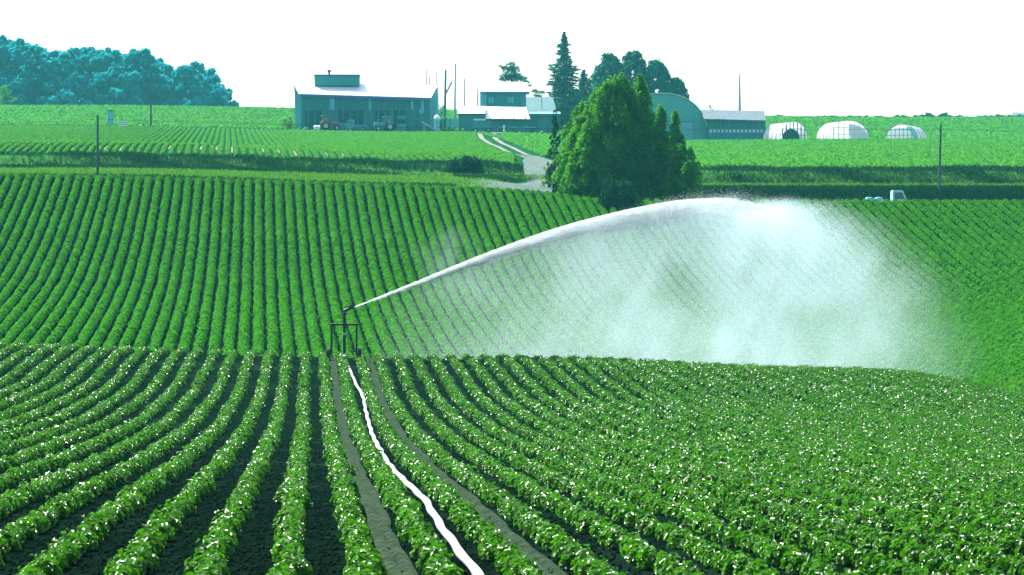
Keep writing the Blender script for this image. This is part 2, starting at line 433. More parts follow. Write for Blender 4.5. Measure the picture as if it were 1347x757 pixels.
# rows of the upper field below the farm
SL3 = (CX - 300) / F; SP3 = .72
TRK = pchip([236, 252, 262, 275, 303, 326, 356, 392, 430, 468], [736, 721, 715, 709, 697, 682, 668, 651, 642, 640])
def far_row(k, seed):
    d0, d1 = 267.5, 463
    ds = np.arange(d0, d1, 1.0)
    free = CX + F * (-SL3 * ds + k * SP3) / ds < TRK(ds) - np.interp(ds, [267, 290, 466], [34, 26, 12])
    d0 = ds[np.argmax(free)]
    def prof(y):
        return G(-SL3 * y + k * SP3, y)
    return ridge_row('crop_row', 'farleaf', d0, d1, 52,   .165, .24, prof, SL3, seed, .20, plant=.8)
K0 = 54
for n in range(-52, K0 + 1):
    me = far_row(n, 600 + n)
    o = link(bpy.data.objects.new('crop_row', me)); o.location = (n * SP3, 0, 0)
    kk = K0 + 1 - n
    tag(o, f'{ordinal(kk)} crop row left of the dirt track below the barn', 'crop row', 'crop rows of the field below the barn')
pale = BM()
for n in range(-20, 33, 2):                   # pale bare soil showing in some furrow ends
    if random.random() < .25 : continue
    a, b = 272 + random.uniform(0, 6), 292 + random.uniform(0, 12)
    prev = None
    for y in np.linspace(a, b, 8):
        x = -SL3 * y + (n + .5) * SP3; z = g1(x, y) + .015
        cur = (pale.verts.new((x - .08, y, z)), pale.verts.new((x + .08, y, z)))
        if prev: pale.faces.new((prev[0], prev[1], cur[1], cur[0]))
        prev = cur
tag(obj('bare_soil', pale, 'dirt'), kind='structure')

# ------------------------------------------------------------------ stuff: leafy fields, grass, weeds
def scatter(n, d0, d1, pa, pb):
    d = np.sqrt(rng.uniform(d0**2, d1**2, n)); px = rng.uniform(pa, pb, n)
    return (px - CX) * d / F, d
def crop_stuff(name, n, d0, d1, pa, pb, L, slant, sp, label, m='farleaf', h=.4, track_gap=False):
    x, d = scatter(n, d0, d1, pa, pb)
    u = (x + slant * d) / sp; fr = u - np.round(u)
    keep = np.abs(fr) < .34 + .1 * rng.random(n)
    if track_gap:
        pxx = CX + F * x / d
        keep &= pxx > TRK(np.minimum(d, 467)) + np.interp(d, [262, 300, 470], [34, 26, 14])
    x, d, fr = x[keep], d[keep], fr[keep]; n = len(x)
    z = G(x, d) + h * np.cos(fr * 2.4) * rng.uniform(.5, 1, n)
    L = rng.uniform(.75, 1.3, n) * L
    o = leaf_obj(name, m, np.stack([x, d, z], 1), np.stack([fr * 1.6, np.zeros(n), np.ones(n)], 1) + rng.normal(0, .4, (n, 3)), rng.normal(size=(n, 3)), L, L * .8)
    return tag(o, label, 'crop', kind='stuff')
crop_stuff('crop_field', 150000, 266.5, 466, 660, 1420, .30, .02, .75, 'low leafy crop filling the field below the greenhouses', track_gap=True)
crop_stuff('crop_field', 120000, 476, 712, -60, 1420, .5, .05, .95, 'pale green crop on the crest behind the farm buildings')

def grass(name, n, d0, d1, pa, pb, h0, h1, m, w=.05, cond=None, label='', cat='grass', clump=None):
    x, d = scatter(n, d0, d1, pa, pb)
    keep = np.ones(len(x), bool)
    if cond is not None: keep = cond(CX + F * x / d, d, x)
    if clump:
        keep &= (np.sin(x * clump + d * .7) + np.sin(x * clump * .37 + 1.3 - d * .3) + rng.normal(0, .7, len(x))) > -.5
    x, d = x[keep], d[keep]; n = len(x)
    h = rng.uniform(h0, h1, n)
    if clump: h *= .55 + .9 * (np.sin(x * .9 + d * 1.1) * np.sin(x * .31 + 2) * .5 + .5)
    lean = np.stack([rng.normal(0, .35, n), rng.normal(0, .35, n), np.ones(n)], 1)
    c = np.stack([x, d, G(x, d) + h * .45], 1)
    nr = np.stack([rng.normal(0, 1, n), rng.normal(0, 1, n), rng.normal(.5, .4, n)], 1)
    o = leaf_obj(name, m, c, nr, lean, h, np.maximum(w, h * .22) * rng.uniform(.6, 1.3, n), fold=.1)
    return tag(o, label, cat, kind='stuff')
def off_road(px, d, x):
    road = (d > 235.5) & (d < 258) & (px > 612 + 26 * rng.normal(0, 1, len(px))) & (px < 760) & ((d - 236) < 22)
    lane = (d > 236) & (d < 245.5) & (px > 740)
    return ~(road | lane)
grass('grass', 150000, 229.8, 260.5, -20, 1420, .10, .32, 'grass', cond=off_road, label='bright short grass on the verge between the fields')
grass('weeds', 60000, 258.5, 267, -20, 1420, .14, .50, 'weed', cond=lambda px, d, x: np.abs(px - TRK(d)) > 26, label='dark tall weeds along the bank below the upper fields', cat='weeds', clump=.25)
grass('weeds', 12000, 250, 260, 596, 706, .10, .34, 'weed', cond=lambda px, d, x: (rng.random(len(px)) < (706 - px) / 60) & (d > 252.5 + 3 * np.sin(px * .11)), label='dark weeds between the gravel junction and the crop rows', cat='weeds')
grass('weeds', 36000, 230.2, 236.8, -20, 760, .12, .42, 'weed', cond=lambda px, d, x: (px < 600) | (d < 235), label='dark weeds in the ditch at the top of the rising field', cat='weeds')
grass('weeds', 34000, 244.6, 247.6, 735, 1420, .25, .6, 'weed', label='dark weeds on the roadside bank behind the small truck', cat='weeds')
grass('grass', 26000, 131, 150, 1190, 1420, .25, .6, 'grass', w=.03, label='tall bright grass at the lower right end of the potato field')

# ------------------------------------------------------------------ road and dirt track
dd = [(610, 247), (640, 246.5), (690, 245), (740, 243), (800, 241.5), (900, 240.5), (1100, 240.5), (1500, 240.5)]
pts = []
for (a, da), (b, db) in zip(dd, dd[1:]):
    for t in np.linspace(0, 1, 12, endpoint=False):
        px, d = a + (b - a) * t, da + (db - da) * t; pts.append(((px - CX) * d / F, d))
half = np.interp([CX + F * x / d for x, d in pts], [610, 640, 690, 740, 800, 900], [.5, 4.0, 8.0, 8.5, 3.0, 2.4])
tag(strip('road', pts, half, 'road', .02, 9), kind='structure')
tr = [(736, 236), (721, 252), (715, 262), (709, 275), (697, 303), (682, 326), (668, 356), (651, 392), (642, 430), (640, 468)]
cen = []
tx = pchip([a[1] for a in tr], [a[0] for a in tr])
for d in np.arange(248, 467, 2.0): cen.append(((float(tx(d)) - CX) * d / F, d))
cen = np.array(cen)
low = cen[cen[:, 1] < 306]; up = cen[cen[:, 1] >= 300]
tag(strip('dirt_track', low, np.interp(low[:, 1], [248, 256, 306], [3.0, 1.6, 1.05]), 'road', .03, 5), kind='structure')
for s in (-1, 1):
    q = up.copy(); q[:, 0] += s * (.72 + .002 * (up[:, 1] - 300))
    tag(strip('dirt_track', q, np.interp(up[:, 1], [292, 466], [.24, .36]), 'dirt', .036, 3), kind='structure')
yd = [((px - CX) * 471 / F, 471) for px in range(380, 745, 5)]
tag(strip('farm_yard', yd, 5.2, 'road', .03, 5), kind='structure')

# ------------------------------------------------------------------ irrigation cart, hose, water
DS = 123.0
S_ = DS / F                                    # metres per photo pixel at the cart
base = on(453, DS)
cart = thing('sprinkler_cart', 'black wheeled irrigation sprinkler cart on the crest of the potato field', 'sprinkler', base)
def lp(px, py, y=0.0): return Vector(((px - 453) * S_, y, (CY - py) * S_ - base.z))
b = BM()
xl, xr, zt = lp(436, 0).x, lp(469, 0).x, lp(0, 427).z
wz = .27
for xx in (xl, xr): tube(b, [(xx, 0, wz), (xx, 0, zt)], .042)
tube(b, [(xl - .042, 0, zt), (xr + .042, 0, zt)], .048)
tube(b, [(xl, 0, wz), (xl - .16, 0, wz)], .022); tube(b, [(xr, 0, wz), (xr + .16, 0, wz)], .022)
tube(b, [(xl, 0, wz + .1), (xl, .5, .12)], .022); tube(b, [(xr, 0, wz + .1), (xr, .5, .12)], .022)
obj('frame', b, 'dark', cart)
b = BM(); tube(b, [(0, 0, .2), (0, 0, lp(0, 412).z)], .062, 10); tube(b, [(0, 0, zt - .1), (0, 0, zt + .1)], .07, 10)
obj('riser_pipe', b, 'dark', cart)
b = BM(); tube(b, [(0, 0, lp(0, 441).z), (0, 0, lp(0, 438).z)], .075, 12); obj('pipe_clamp', b, 'steel', cart)
b = BM(); tube(b, [(0, 0, .16), (0, 0, .34)], .085, 12); tube(b, [(0, -.02, .22), (.05, -.22, .16)], .075, 12); obj('hose_coupling', b, 'steel', cart)
gun0, gun1 = lp(453, 411), lp(466, 404.5, .12)
gm = gun0.lerp(gun1, .45) + Vector((0, 0, .06))
b = BM(); tube(b, [gun0 + Vector((0, 0, -.06)), gun0 + Vector((0, 0, .05)), gm, gun1], [.085, .085, .07, .045], 10)
tube(b, [gm + Vector((-.12, 0, .05)), gm + Vector((.12, .02, .12))], .03, 6); box(b, gm + Vector((.15, .02, .13)), (.05, .1, .08))
tube(b, [gun0 + Vector((0, 0, -.12)), gun0 + Vector((0, 0, -.02))], .11, 10)
obj('sprinkler_gun', b, 'dark', cart)
for xx in (xl - .12, xr + .12):
    b = BM()
    tube(b, [(xx - .08, 0, wz), (xx - .06, 0, wz), (xx + .06, 0, wz), (xx + .08, 0, wz)], [.22, .27, .27, .22], 24)
    w = obj('wheel', b, 'rubber', cart)
    b = BM(); tube(b, [(xx - .085, 0, wz), (xx + .085, 0, wz)], .1, 16); obj('rim', b, 'steel', w)

hp = [(453, 462), (457, 468.5), (462, 480), (468, 492), (472, 505), (477, 523), (481, 542), (485, 558), (490, 575), (500, 595), (509, 611), (520, 625),
      (532, 637), (541, 646), (550, 654), (558, 662), (575, 690), (586, 707), (596, 721), (610, 740), (622, 756), (640, 782), (655, 800)]
hw = [hit(px, py) for px, py in hp[2:]]
hw = [h for h in hw if h.y < 108]
lead = []
for dd_, kk_ in ((121, 1.80), (118, 1.92), (115, 2.02), (111.5, 2.1)):
    xx = -SL1 * dd_ + kk_ * SP; lead.append(Vector((xx, dd_, g1(xx, dd_) + (.26 if kk_ < 1.9 else .2 if kk_ < 2 else .03))))
hw = [base + Vector((.05, -.2, .17))] + lead + hw
ts_ = np.concatenate([[0], np.cumsum([(hw[i + 1] - hw[i]).length for i in range(len(hw) - 1)])])
fx = pchip(ts_, [h.x for h in hw]); fy = pchip(ts_, [h.y for h in hw])
tt = np.arange(0, ts_[-1], .25)
hx, hy = fx(tt) + .012 * np.sin(tt * 1.3), fy(tt)
hz = G(hx, hy) + .055 + .05 * np.exp(-tt / 1.2)
b = BM(); tube(b, list(zip(hx, hy, hz)), .052 + .004 * np.sin(tt * 2.1), 14, .85)
tag(obj('hose', b, 'hose', smoothed=True), 'long white hose snaking along a furrow to the sprinkler cart', 'hose')

# water: a jet that thickens and breaks up, and the veil of drops falling from it
JP = [(466, 404.5), (520, 383), (560, 367), (600, 350.5), (650, 331), (700, 313), (750, 297.5), (800, 285), (850, 274.5), (900, 267), (950, 264), (1000, 268), (1040, 277)]
jx = pchip(range(len(JP)), [p[0] for p in JP])
jy = pchip([p[0] for p in JP], [p[1] for p in JP])
def jd(px): return DS + .12 + (np.asarray(px, float) - 466) * .034    # the jet also leads away from us
spray = thing('water_spray', 'white arc of water with a wide misty veil shooting right from the sprinkler', 'water', base + (gun1 - Vector((0, 0, 0))))
so = np.array(spray.location)
def wpts(px, py, d): return np.stack([(px - CX) * d / F, d + 0 * px, (CY - py) * d / F], -1) - so
px = np.arange(466, 905, 4.)
pp = wpts(px, jy(px), jd(px))
thick = np.interp(px, [466, 520, 600, 700, 800, 870, 905], [.9, 1.15, 1.7, 1.9, 1.4, .8, .2]) * jd(px) / F
b = BM(); tube(b, pp + np.stack([0 * px, rng.normal(0, .015, len(px)), rng.normal(0, .006, len(px))], 1), thick * rng.uniform(.85, 1.1, len(px)), 12)
obj('jet', b, 'jet', spray, smoothed=True)

def drops_obj(name, c, v, L, W, m):
    """needle-like tetrahedra along v"""
    n = len(c); v = unit(v); a = unit(np.cross(v, rdir(n))); e = np.cross(v, a)
    L = np.broadcast_to(L, (n,))[:, None]; W = np.broadcast_to(W, (n,))[:, None]
    q = np.stack([c - v * L * .5 + a * W * .5, c - v * L * .5 - a * W * .25 + e * W * .45, c - v * L * .5 - a * W * .25 - e * W * .45, c + v * L * .5], 1).reshape(-1, 3)
    i = np.arange(n)[:, None] * 4
    f = np.concatenate([i + np.array(t) for t in ([0, 1, 3], [1, 2, 3], [2, 0, 3], [0, 2, 1])], 1).reshape(-1, 3)
    return np_mesh(name, q, f, 3, m, parent=spray)

def vnoise(x, y, seed):
    g = np.random.default_rng(seed).random((97, 97))
    xi, yi = np.floor(x).astype(int), np.floor(y).astype(int); fx_, fy_ = x - xi, y - yi
    fx_ = fx_*fx_*(3-2*fx_); fy_ = fy_*fy_*(3-2*fy_)
    a = g[xi % 97, yi % 97]; b_ = g[(xi+1) % 97, yi % 97]; c_ = g[xi % 97, (yi+1) % 97]; d_ = g[(xi+1) % 97, (yi+1) % 97]
    return (a*(1-fx_)+b_*fx_)*(1-fy_) + (c_*(1-fx_)+d_*fx_)*fy_
# broken-up stream around and under the jet
def stream(n, lo, hi, sig_fun, pow_=1.0):
    px = lo + (hi - lo) * rng.beta(1.7, 1.6, n)
    s = sig_fun(px)
    py = jy(px) + s * (np.abs(rng.normal(0, 1, n)) * 1.15 - .35)
    lane = (py - jy(px)) / np.maximum(s, 1)
    keep = (rng.random(n) < np.clip((hi + 20 * np.sin(lane * 5) - px) / 120, 0, 1)) & (rng.random(n) < .25 + 1.1 * vnoise(px / 22, lane * 3.5 + 20, 31) ** 1.3 + .5 * (px < 640))
    px, py = px[keep], py[keep]; n = len(px)
    d = jd(px) + rng.normal(0, .25 + (px - 466) * .0022, n)
    sl = (jy(px + 6) - jy(px - 6)) / 12
    vel = np.stack([np.ones(n), .1 + 0*px, -sl - .25 * rng.random(n)], 1) + rng.normal(0, .1, (n, 3))
    return wpts(px, py, d), vel
c1, v1 = stream(190000, 490, 1010, lambda p: np.interp(p, [466, 520, 600, 700, 800, 900, 960, 1060], [.7, 1.2, 2.6, 5.5, 8.5, 11, 10, 10]), .75)
# streaky wisps torn off the top
nw = 9000; wc = rng.uniform(850, 1080, 40); wi = rng.integers(0, 40, nw)
wpx = wc[wi] + rng.normal(0, 22, nw); wpy = jy(np.minimum(wpx, 1040)) + rng.normal(1, 4, nw) - (wpx - wc[wi]) * .25
c2 = wpts(wpx, wpy, jd(wpx) + rng.normal(0, 1.5, nw)); v2 = np.tile([1., .1, .1], (nw, 1)) + rng.normal(0, .2, (nw, 3))
drops_obj('stream_drops', np.concatenate([c1, c2]), np.concatenate([v1, v2]), np.concatenate([rng.uniform(.05, .10, len(c1)), rng.uniform(.02, .05, nw)]), np.concatenate([rng.uniform(.014, .026, len(c1)), rng.uniform(.006, .012, nw)]), 'jet')

# falling veil: accept points by how much water hangs there
_g = rng.normal(size=(64, 64)); 
def top_edge(px):
    return np.where(px < 1000, jy(np.clip(px, 466, 1000)), np.interp(px, [1000, 1040, 1100, 1160, 1220, 1280, 1340], [262, 258, 262, 274, 296, 335, 420]))
def veil_density(px, py, jit=True):
    t = top_edge(px); below = py - t
    along = np.interp(px, [470, 530, 600, 700, 780, 850, 950, 1030, 1100, 1180, 1250, 1335], [0, .04, .13, .34, .56, .72, .90, .88, .68, .36, .12, 0])
    dec = np.exp(-np.maximum(below, 0) / np.interp(px, [500, 700, 900, 1000, 1300], [70, 130, 110, 150, 220]))
    floor_ = .55 * smooth(390, 480, py) * np.interp(px, [480, 560, 750, 950, 1100, 1250, 1320], [0, .25, .65, 1.0, .8, .35, 0])
    dn = along * (.42 + .75 * dec) + floor_ * .55
    # drifting sheets: slanted streaks and soft puffs
    st = vnoise((px + (py - 260) * .32) / 26, py / 90, 3) * .6 + vnoise((px + (py - 260) * .45) / 9, py / 60, 5) * .4
    pf = vnoise(px / 70, py / 55, 8) * .6 + vnoise(px / 28, py / 26, 9) * .4
    dn = dn * (.62 + .5 * st) * (.55 + .85 * pf)
    # thinner patch: the spray's own shadow is put into the density
    w = np.exp(-(((px - 905 - (py - 380) * .25) / 50) ** 2 + ((py - 375) / 62) ** 2))
    dn *= 1 - .55 * w
    dn *= smooth(0, 10, below + (6 * rng.random(len(px)) if jit else 0))
    dn *= np.clip((1335 - px) / 180, 0, 1) * smooth(0, 1, (below + 5) / (20 + 110 * smooth(1000, 1200, px)))
    return dn
N = 650000
px = rng.uniform(475, 1335, N); py = rng.uniform(255, 500, N)
keep = rng.random(N) < veil_density(px, py) * 1.0
px, py = px[keep], py[keep]; n = len(px)
d = jd(px) + rng.normal(0, 1, n) * np.interp(px, [480, 700, 1000, 1300], [.5, 2.0, 4.5, 6]) + 1.0
c = wpts(px, py, d)
gz = G(c[:, 0] + so[0], c[:, 1] + so[1]) - so[2]
ok = c[:, 2] > gz + .05
c = c[ok]; n = len(c)
v = np.stack([.35 + rng.normal(0, .25, n), rng.normal(0, .25, n), -np.ones(n)], 1)
drops_obj('falling_drops', c, v, rng.uniform(.03, .06, n), rng.uniform(.005, .010, n), 'drops')
# fine mist between the drops: one closed soft body of thin white air, thick where much water hangs
def veil_mesh():
    gx = np.arange(480, 1345, 5.); gy = np.arange(248, 520, 5.)
    PX, PY = np.meshgrid(gx, gy, indexing='ij')
    t = veil_density(PX.ravel(), PY.ravel(), False).reshape(PX.shape)
    for _ in range(2):                          # soften
        t[1:-1, 1:-1] = (t[1:-1, 1:-1] * 4 + t[:-2, 1:-1] + t[2:, 1:-1] + t[1:-1, :-2] + t[1:-1, 2:]) / 8
    t += .10 * np.exp(-(((PX - 592) / 42) ** 2 + ((PY - 340) / 36) ** 2)) * (.3 + vnoise(PX / 16, PY / 22, 41))   # a puff drifting behind the jet
    t = np.where(t < .012, 0, t - .012) * 4.2
    t[0] = t[-1] = 0; t[:, 0] = t[:, -1] = 0
    dm = jd(PX) + 1.0
    fr = wpts(PX.ravel(), PY.ravel(), (dm - t).ravel()); bk = wpts(PX.ravel(), PY.ravel(), (dm + t).ravel())
    n0, n1 = PX.shape; N_ = n0 * n1
    idx = np.arange(N_).reshape(n0, n1); tz = t.ravel()
    bidx = np.where(tz > 0, np.arange(N_) + N_, np.arange(N_))
    q = np.stack([idx[:-1, :-1], idx[1:, :-1], idx[1:, 1:], idx[:-1, 1:]], -1).reshape(-1, 4)
    q = q[(tz[q] > 0).any(1)]
    tri = np.concatenate([q[:, [0, 1, 2]], q[:, [0, 2, 3]]]); tri = tri[(tz[tri] > 0).any(1)]
    f = np.concatenate([tri[:, ::-1], bidx[tri]])
    used, inv = np.unique(f, return_inverse=True)
    v = np.concatenate([fr, bk])[used]
    o = np_mesh('mist', v, inv.reshape(-1, 3), 3, 'jet', parent=spray)
    m, nt, out_ = new_mat('mist_air')
    vp = nt.nodes.new('ShaderNodeVolumePrincipled'); vp.inputs['Color'].default_value = (.74, .89, 1.0, 1)
    vp.inputs['Density'].default_value = .115; vp.inputs['Anisotropy'].default_value = .3
    nt.links.new(vp.outputs[0], out_.inputs['Volume']); o.data.materials[0] = m
veil_mesh()
# ------------------------------------------------------------------ trees
def trunk_obj(t, h, r, m='bark', lean=(0, 0), limbs=0, lr=1.0):
    b = BM()
    pts = [(lean[0] * u, lean[1] * u, h * u - .25 * (u == 0)) for u in np.linspace(0, 1, 7)]
    tube(b, pts, list(np.interp(np.linspace(0, 1, 7), [0, .08, 1], [r * 1.35, r, r * .25])), 9)
    for i in range(limbs):
        z = h * random.uniform(.3, .9); a = random.uniform(0, 2*PI); l = lr * random.uniform(.4, .9)
        tube(b, [(lean[0]*z/h, lean[1]*z/h, z), (math.cos(a)*l*.5, math.sin(a)*l*.5, z + l*.35), (math.cos(a)*l, math.sin(a)*l, z + l*.8)], [r*.4, r*.25, r*.1], 6)
    return obj('trunk', b, m, t)

def conifer(label, loc, h, rad, n_lv, m='conifer', base_h=.08, leaf=.3, dens=60, power=.85, droop=.25, group=None, gaps=.0, skew=None):
    t = thing('conifer_tree', label, 'tree', loc, 0, group)
    trunk_obj(t, h * .97, max(.12, h * .014))
    C, Nn, Dd, L = [], [], [], []
    for i in range(n_lv):
        u = base_h + (1 - base_h) * (i + .5) / n_lv
        r = rad * (1 - u) ** power * rng.uniform(.62, 1.2) + .10
        nb = max(4, int(9 * (1 - u) + 4))
        for a in rng.uniform(0, 2*PI) + np.arange(nb) * 2*PI/nb + rng.normal(0, .25, nb):
            if rng.random() < gaps: continue
            rl = r * rng.uniform(.6, 1.15)
            if skew: rl *= 1 + skew * math.cos(a)
            n = int(dens * (rl / rad + .15))
            s = rng.random(n) ** .7
            wid = .16 * rl * (1 - s * .6) + .05
            x = s * rl; y = rng.normal(0, 1, n) * wid
            z = u * h - droop * x - .10 * x * x / max(rl, .1) + rng.normal(0, .07 * h / n_lv + .05, n) + .18 * rl * s**3
            C.append(np.stack([x*math.cos(a) - y*math.sin(a), x*math.sin(a) + y*math.cos(a), z], 1))
            Dd.append(np.stack([math.cos(a) + rng.normal(0, .4, n), math.sin(a) + rng.normal(0, .4, n), rng.normal(-.2, .4, n)], 1))
            Nn.append(rng.normal(0, .5, (n, 3)) + np.array([0, 0, .8])); L.append(rng.uniform(.7, 1.3, n) * leaf)
    c = np.concatenate(C); L = np.concatenate(L)
    leaf_obj('crown', m, c, np.concatenate(Nn), np.concatenate(Dd), L, L * .5, parent=t)
    return t

def clump_points(centers, radii, per, flat=.85, tip=0.0):
    C, N_ = [], []
    for c0, r0 in zip(centers, radii):
        n = int(per * r0 * r0)
        q = rdir(n); q[:, 2] = np.where(q[:, 2] < -.35, -q[:, 2], q[:, 2])
        rr = r0 * rng.uniform(.55, 1.08, n)[:, None] * (1 + .25 * np.sin(q[:, :1] * 7 + c0[0] * 3) * np.cos(q[:, 2:] * 6 + c0[1]))
        e = q * rr * np.array([1, 1, flat])
        if tip: e[:, :2] *= np.clip(1.05 - tip * (e[:, 2:] / (r0 * flat)), .12, 1.3)
        C.append(c0 + e); N_.append(q)
    return np.concatenate(C), np.concatenate(N_)

def broadleaf(name, label, loc, h, rad, ncl, per, leaf, m, trunk_h=.3, cat='tree', group=None, shape=None, clump=.34, up=.2, tr=None, flat=.85, tip=0.0):
    t = thing(name, label, cat, loc, 0, group)
    trunk_obj(t, h * .5, tr or max(.1, h * .02), limbs=5, lr=rad)
    u = np.linspace(0, 1, ncl) ** .9
    prof = np.interp(u, *(shape or ([0, .25, .6, 1], [.75, 1, .8, .12])))
    a = rng.uniform(0, 2*PI, ncl); rr = rad * prof * np.sqrt(rng.uniform(.08, 1, ncl))
    z = h * (trunk_h + (1 - trunk_h) * u * .93) + rng.normal(0, h * .015, ncl)
    cr = rad * clump * rng.uniform(.6, 1.15, ncl) * (1 - .45 * u)
    cen = np.stack([rr * np.cos(a), rr * np.sin(a), z - cr * .3], 1)
    c, nn = clump_points(cen, cr, per, flat, tip)
    n = len(c)
    L = rng.uniform(.7, 1.3, n) * leaf
    tone = np.clip(rng.normal(.45, .22, n) + np.repeat(rng.normal(0, .22, ncl), [int(per * r * r) for r in cr])[:n], 0, 1)
    leaf_obj('crown', m, c, nn + rng.normal(0, .5, (n, 3)), rng.normal(0, .6, (n, 3)) + np.array([0, 0, up]), L, L * .55, tone, parent=t)
    return t

CONE = ([0, .12, .35, .6, .85, 1], [.7, 1, .86, .56, .25, .05])
def thicket(label, px, d, top, rad_px, ncl, shape=CONE, name='leafy_tree', m='thicket', clump=.36, per=650, leaf=.20, trunk_h=.08, cat='tree', base_py=None):
    g = on(px, d); s = d / F
    h = (CY - top) * s - g.z
    return broadleaf(name, label, g, h, rad_px * s * 1.1, int(ncl * 2.0), per, leaf, m, trunk_h, cat, None, shape, clump * .74, up=.9, flat=1.7, tip=.6)
GRP = None
thicket('widest bushy green tree with twin tops in the middle of the roadside clump', 808, 236, 99, 62, 130, ([0, .12, .35, .6, .85, 1], [.75, 1, .92, .72, .42, .16]), clump=.32)
thicket('second tall peak of green foliage close right of the widest roadside tree', 842, 237, 97, 40, 70, clump=.36)
thicket('rounded green tree forming the left shoulder of the roadside clump', 764, 237.5, 137, 31, 65, ([0, .12, .4, .7, 1], [.75, 1, .95, .7, .15]), clump=.4)
thicket('pointed green tree on the right of the roadside clump, taller of that side', 869, 234.5, 140, 30, 55, clump=.4)
thicket('slim spiky green tree at the right end of the roadside clump', 888, 233.5, 142, 22, 50, ([0, .1, .4, .8, 1], [.7, 1, .8, .35, .05]), clump=.42)
thicket('low bushy shrub at the right foot of the roadside clump', 899, 232.5, 190, 23, 34, ([0, .3, .7, 1], [.8, 1, .8, .3]), name='shrub', cat='shrub', clump=.45)
thicket('dark slender sapling standing left of the roadside clump', 730, 239, 143, 9, 26, ([0, .2, .6, 1], [.5, 1, .9, .2]), m='weed', clump=.7, per=700)
thicket('dark rounded shrub under the roadside clump, nearest the field edge', 812, 227, 240, 24, 24, ([0, .4, .8, 1], [.9, 1, .8, .4]), name='shrub', cat='shrub', m='weed', clump=.5)
thicket('dark green bush beside the gravel junction', 612, 262, 210, 20, 20, ([0, .4, .8, 1], [.9, 1, .8, .4]), name='shrub', cat='shrub', m='weed', clump=.5)
thicket('small pale green shrub at the bend of the dirt track', 722, 250, 214, 9, 10, ([0, .5, 1], [1, 1, .5]), name='shrub', cat='shrub', m='grass', clump=.6, per=700)

def px_tree(px, d, top): 
    g = on(px, d, -.1); return g, (CY - top) * d / F - g.z
g, h = px_tree(742, 520, 42); conifer('tallest spire-shaped conifer behind the farmhouse', g, h, 22 * .13 * 2.0, 44, leaf=.40, dens=110, power=.85, gaps=.12, droop=.3)
g, h = px_tree(768, 525, 92); conifer('shorter conifer just right of the tallest spire', g, h, 15 * .13 * 2.0, 30, leaf=.40, dens=100, power=.8, gaps=.1)
g, h = px_tree(705, 525, 120); broadleaf('leafy_tree', 'low dark rounded tree behind the farmhouse roof', g, h, 2.6, 26, 60, .45, 'conifer', .1)
for px_, tp, rp, lab in ((803, 70, 24, 'broad dark conifer, leftmost of the group behind the round barn'), (833, 64, 22, 'highest broad conifer of the group behind the round barn'),
                         (862, 78, 24, 'pointed conifer between the highest one and the round barn roof'), (889, 100, 17, 'low rounded conifer at the right end of the group behind the round barn')):
    g, h = px_tree(px_, 530, tp); s = 530 / F
    broadleaf('conifer_tree', lab, g, h, rp * s * 1.3, 230, 130, .5, 'conifer', .1, 'tree', 'conifers behind the round barn',
              ([0, .3, .65, .9, 1], [.8, 1, .85, .5, .2]), .27, up=.3, flat=1.3, tip=.4)
# pine with a bare trunk and flat side branch
g, h = px_tree(673, 512, 82); s = 512 / F
t = thing('pine_tree', 'open crowned pine with bare trunk rising behind the farmhouse roof', 'tree', g)
trunk_obj(t, h * .95, .22, limbs=0)
zc = lambda py: (CY - py) * s - g.z
cen, rad = [], []
for px_, py, r in ((672, 86, 5), (668, 92, 6), (676, 92, 6), (663, 90, 3.5), (672, 98, 9), (666, 103, 7), (679, 102, 8), (672, 105, 8), (686, 106, 6), (692, 109, 4), (660, 106, 4),
                   (658, 88, 2), (697, 113, 2.5), (655, 118, 3.5), (683, 114, 3), (688, 117, 3), (678, 117, 3), (703, 121, 4), (712, 122, 4)):
    cen.append(((px_ - 673) * s, random.uniform(-.8, .8), zc(py))); rad.append(r * s * 1.35)
c, nn = clump_points(np.array(cen), rad, 150, .6)
leaf_obj('crown', 'conifer', c, nn + rng.normal(0, .5, (len(c), 3)), rng.normal(size=(len(c), 3)), .4, .16, parent=t)
b = BM()
for px_, py in ((663, 104), (690, 110), (655, 118), (703, 121), (679, 105)): tube(b, [(0, 0, zc(py) - .3), ((px_ - 673) * s, 0, zc(py))], [.1, .04], 6)
obj('branch', b, 'bark', t)

# far wood on the left: one mass
out = [(-40, 46), (0, 50), (17, 49), (44, 56), (58, 64), (73, 67), (81, 62), (92, 67), (102, 67), (107, 61), (122, 59), (139, 64), (154, 67), (163, 70), (171, 64), (180, 70), (186, 65),
       (203, 68), (209, 79), (218, 82), (230, 91), (247, 87), (267, 84), (280, 92), (286, 92), (290, 106), (299, 119), (305, 126), (303, 134), (308, 143)]
ox, oy = [o[0] for o in out], [o[1] for o in out]
cen, rad = [], []
dW = 770.; s = dW / F
for px_ in np.arange(-36, 308, 5.0):
    top = float(np.interp(px_, ox, oy)) + 3
    py = top
    first = True
    while py < 158:
        r = random.uniform(4.5, 9.5) if not first else random.uniform(2.8, 6)
        py2 = py + r * (.9 if first else random.uniform(.4, .9))
        dd_ = dW + random.uniform(-14, 14) + (0 if first else -8 * (py - top) / 80)
        xx = px_ + random.uniform(-3, 3)
        if xx + r * .8 < 306 or py > 130: cen.append(((xx - CX) * s, dd_, (CY - py2) * s)); rad.append(r * s)
        py = py2 + r * .5; first = False
for px_ in np.arange(-36, 306, 6.0):           # taller crowns deeper in the wood close the gaps
    top = float(min(np.interp(px_ + q, ox, oy) for q in (-1, 0, 1)))
    for py in np.arange(max(top, float(np.interp(px_ + 10, ox, oy))) + 11, 156, 7.0):
        d2 = dW + 24; cen.append(((px_ + random.uniform(-2, 2) - CX) * d2 / F, d2, (CY - py) * d2 / F)); rad.append(random.uniform(7, 9) * s)
cen = np.array(cen); rad = np.array(rad)
c, nn = clump_points(cen, rad, 95, .95)
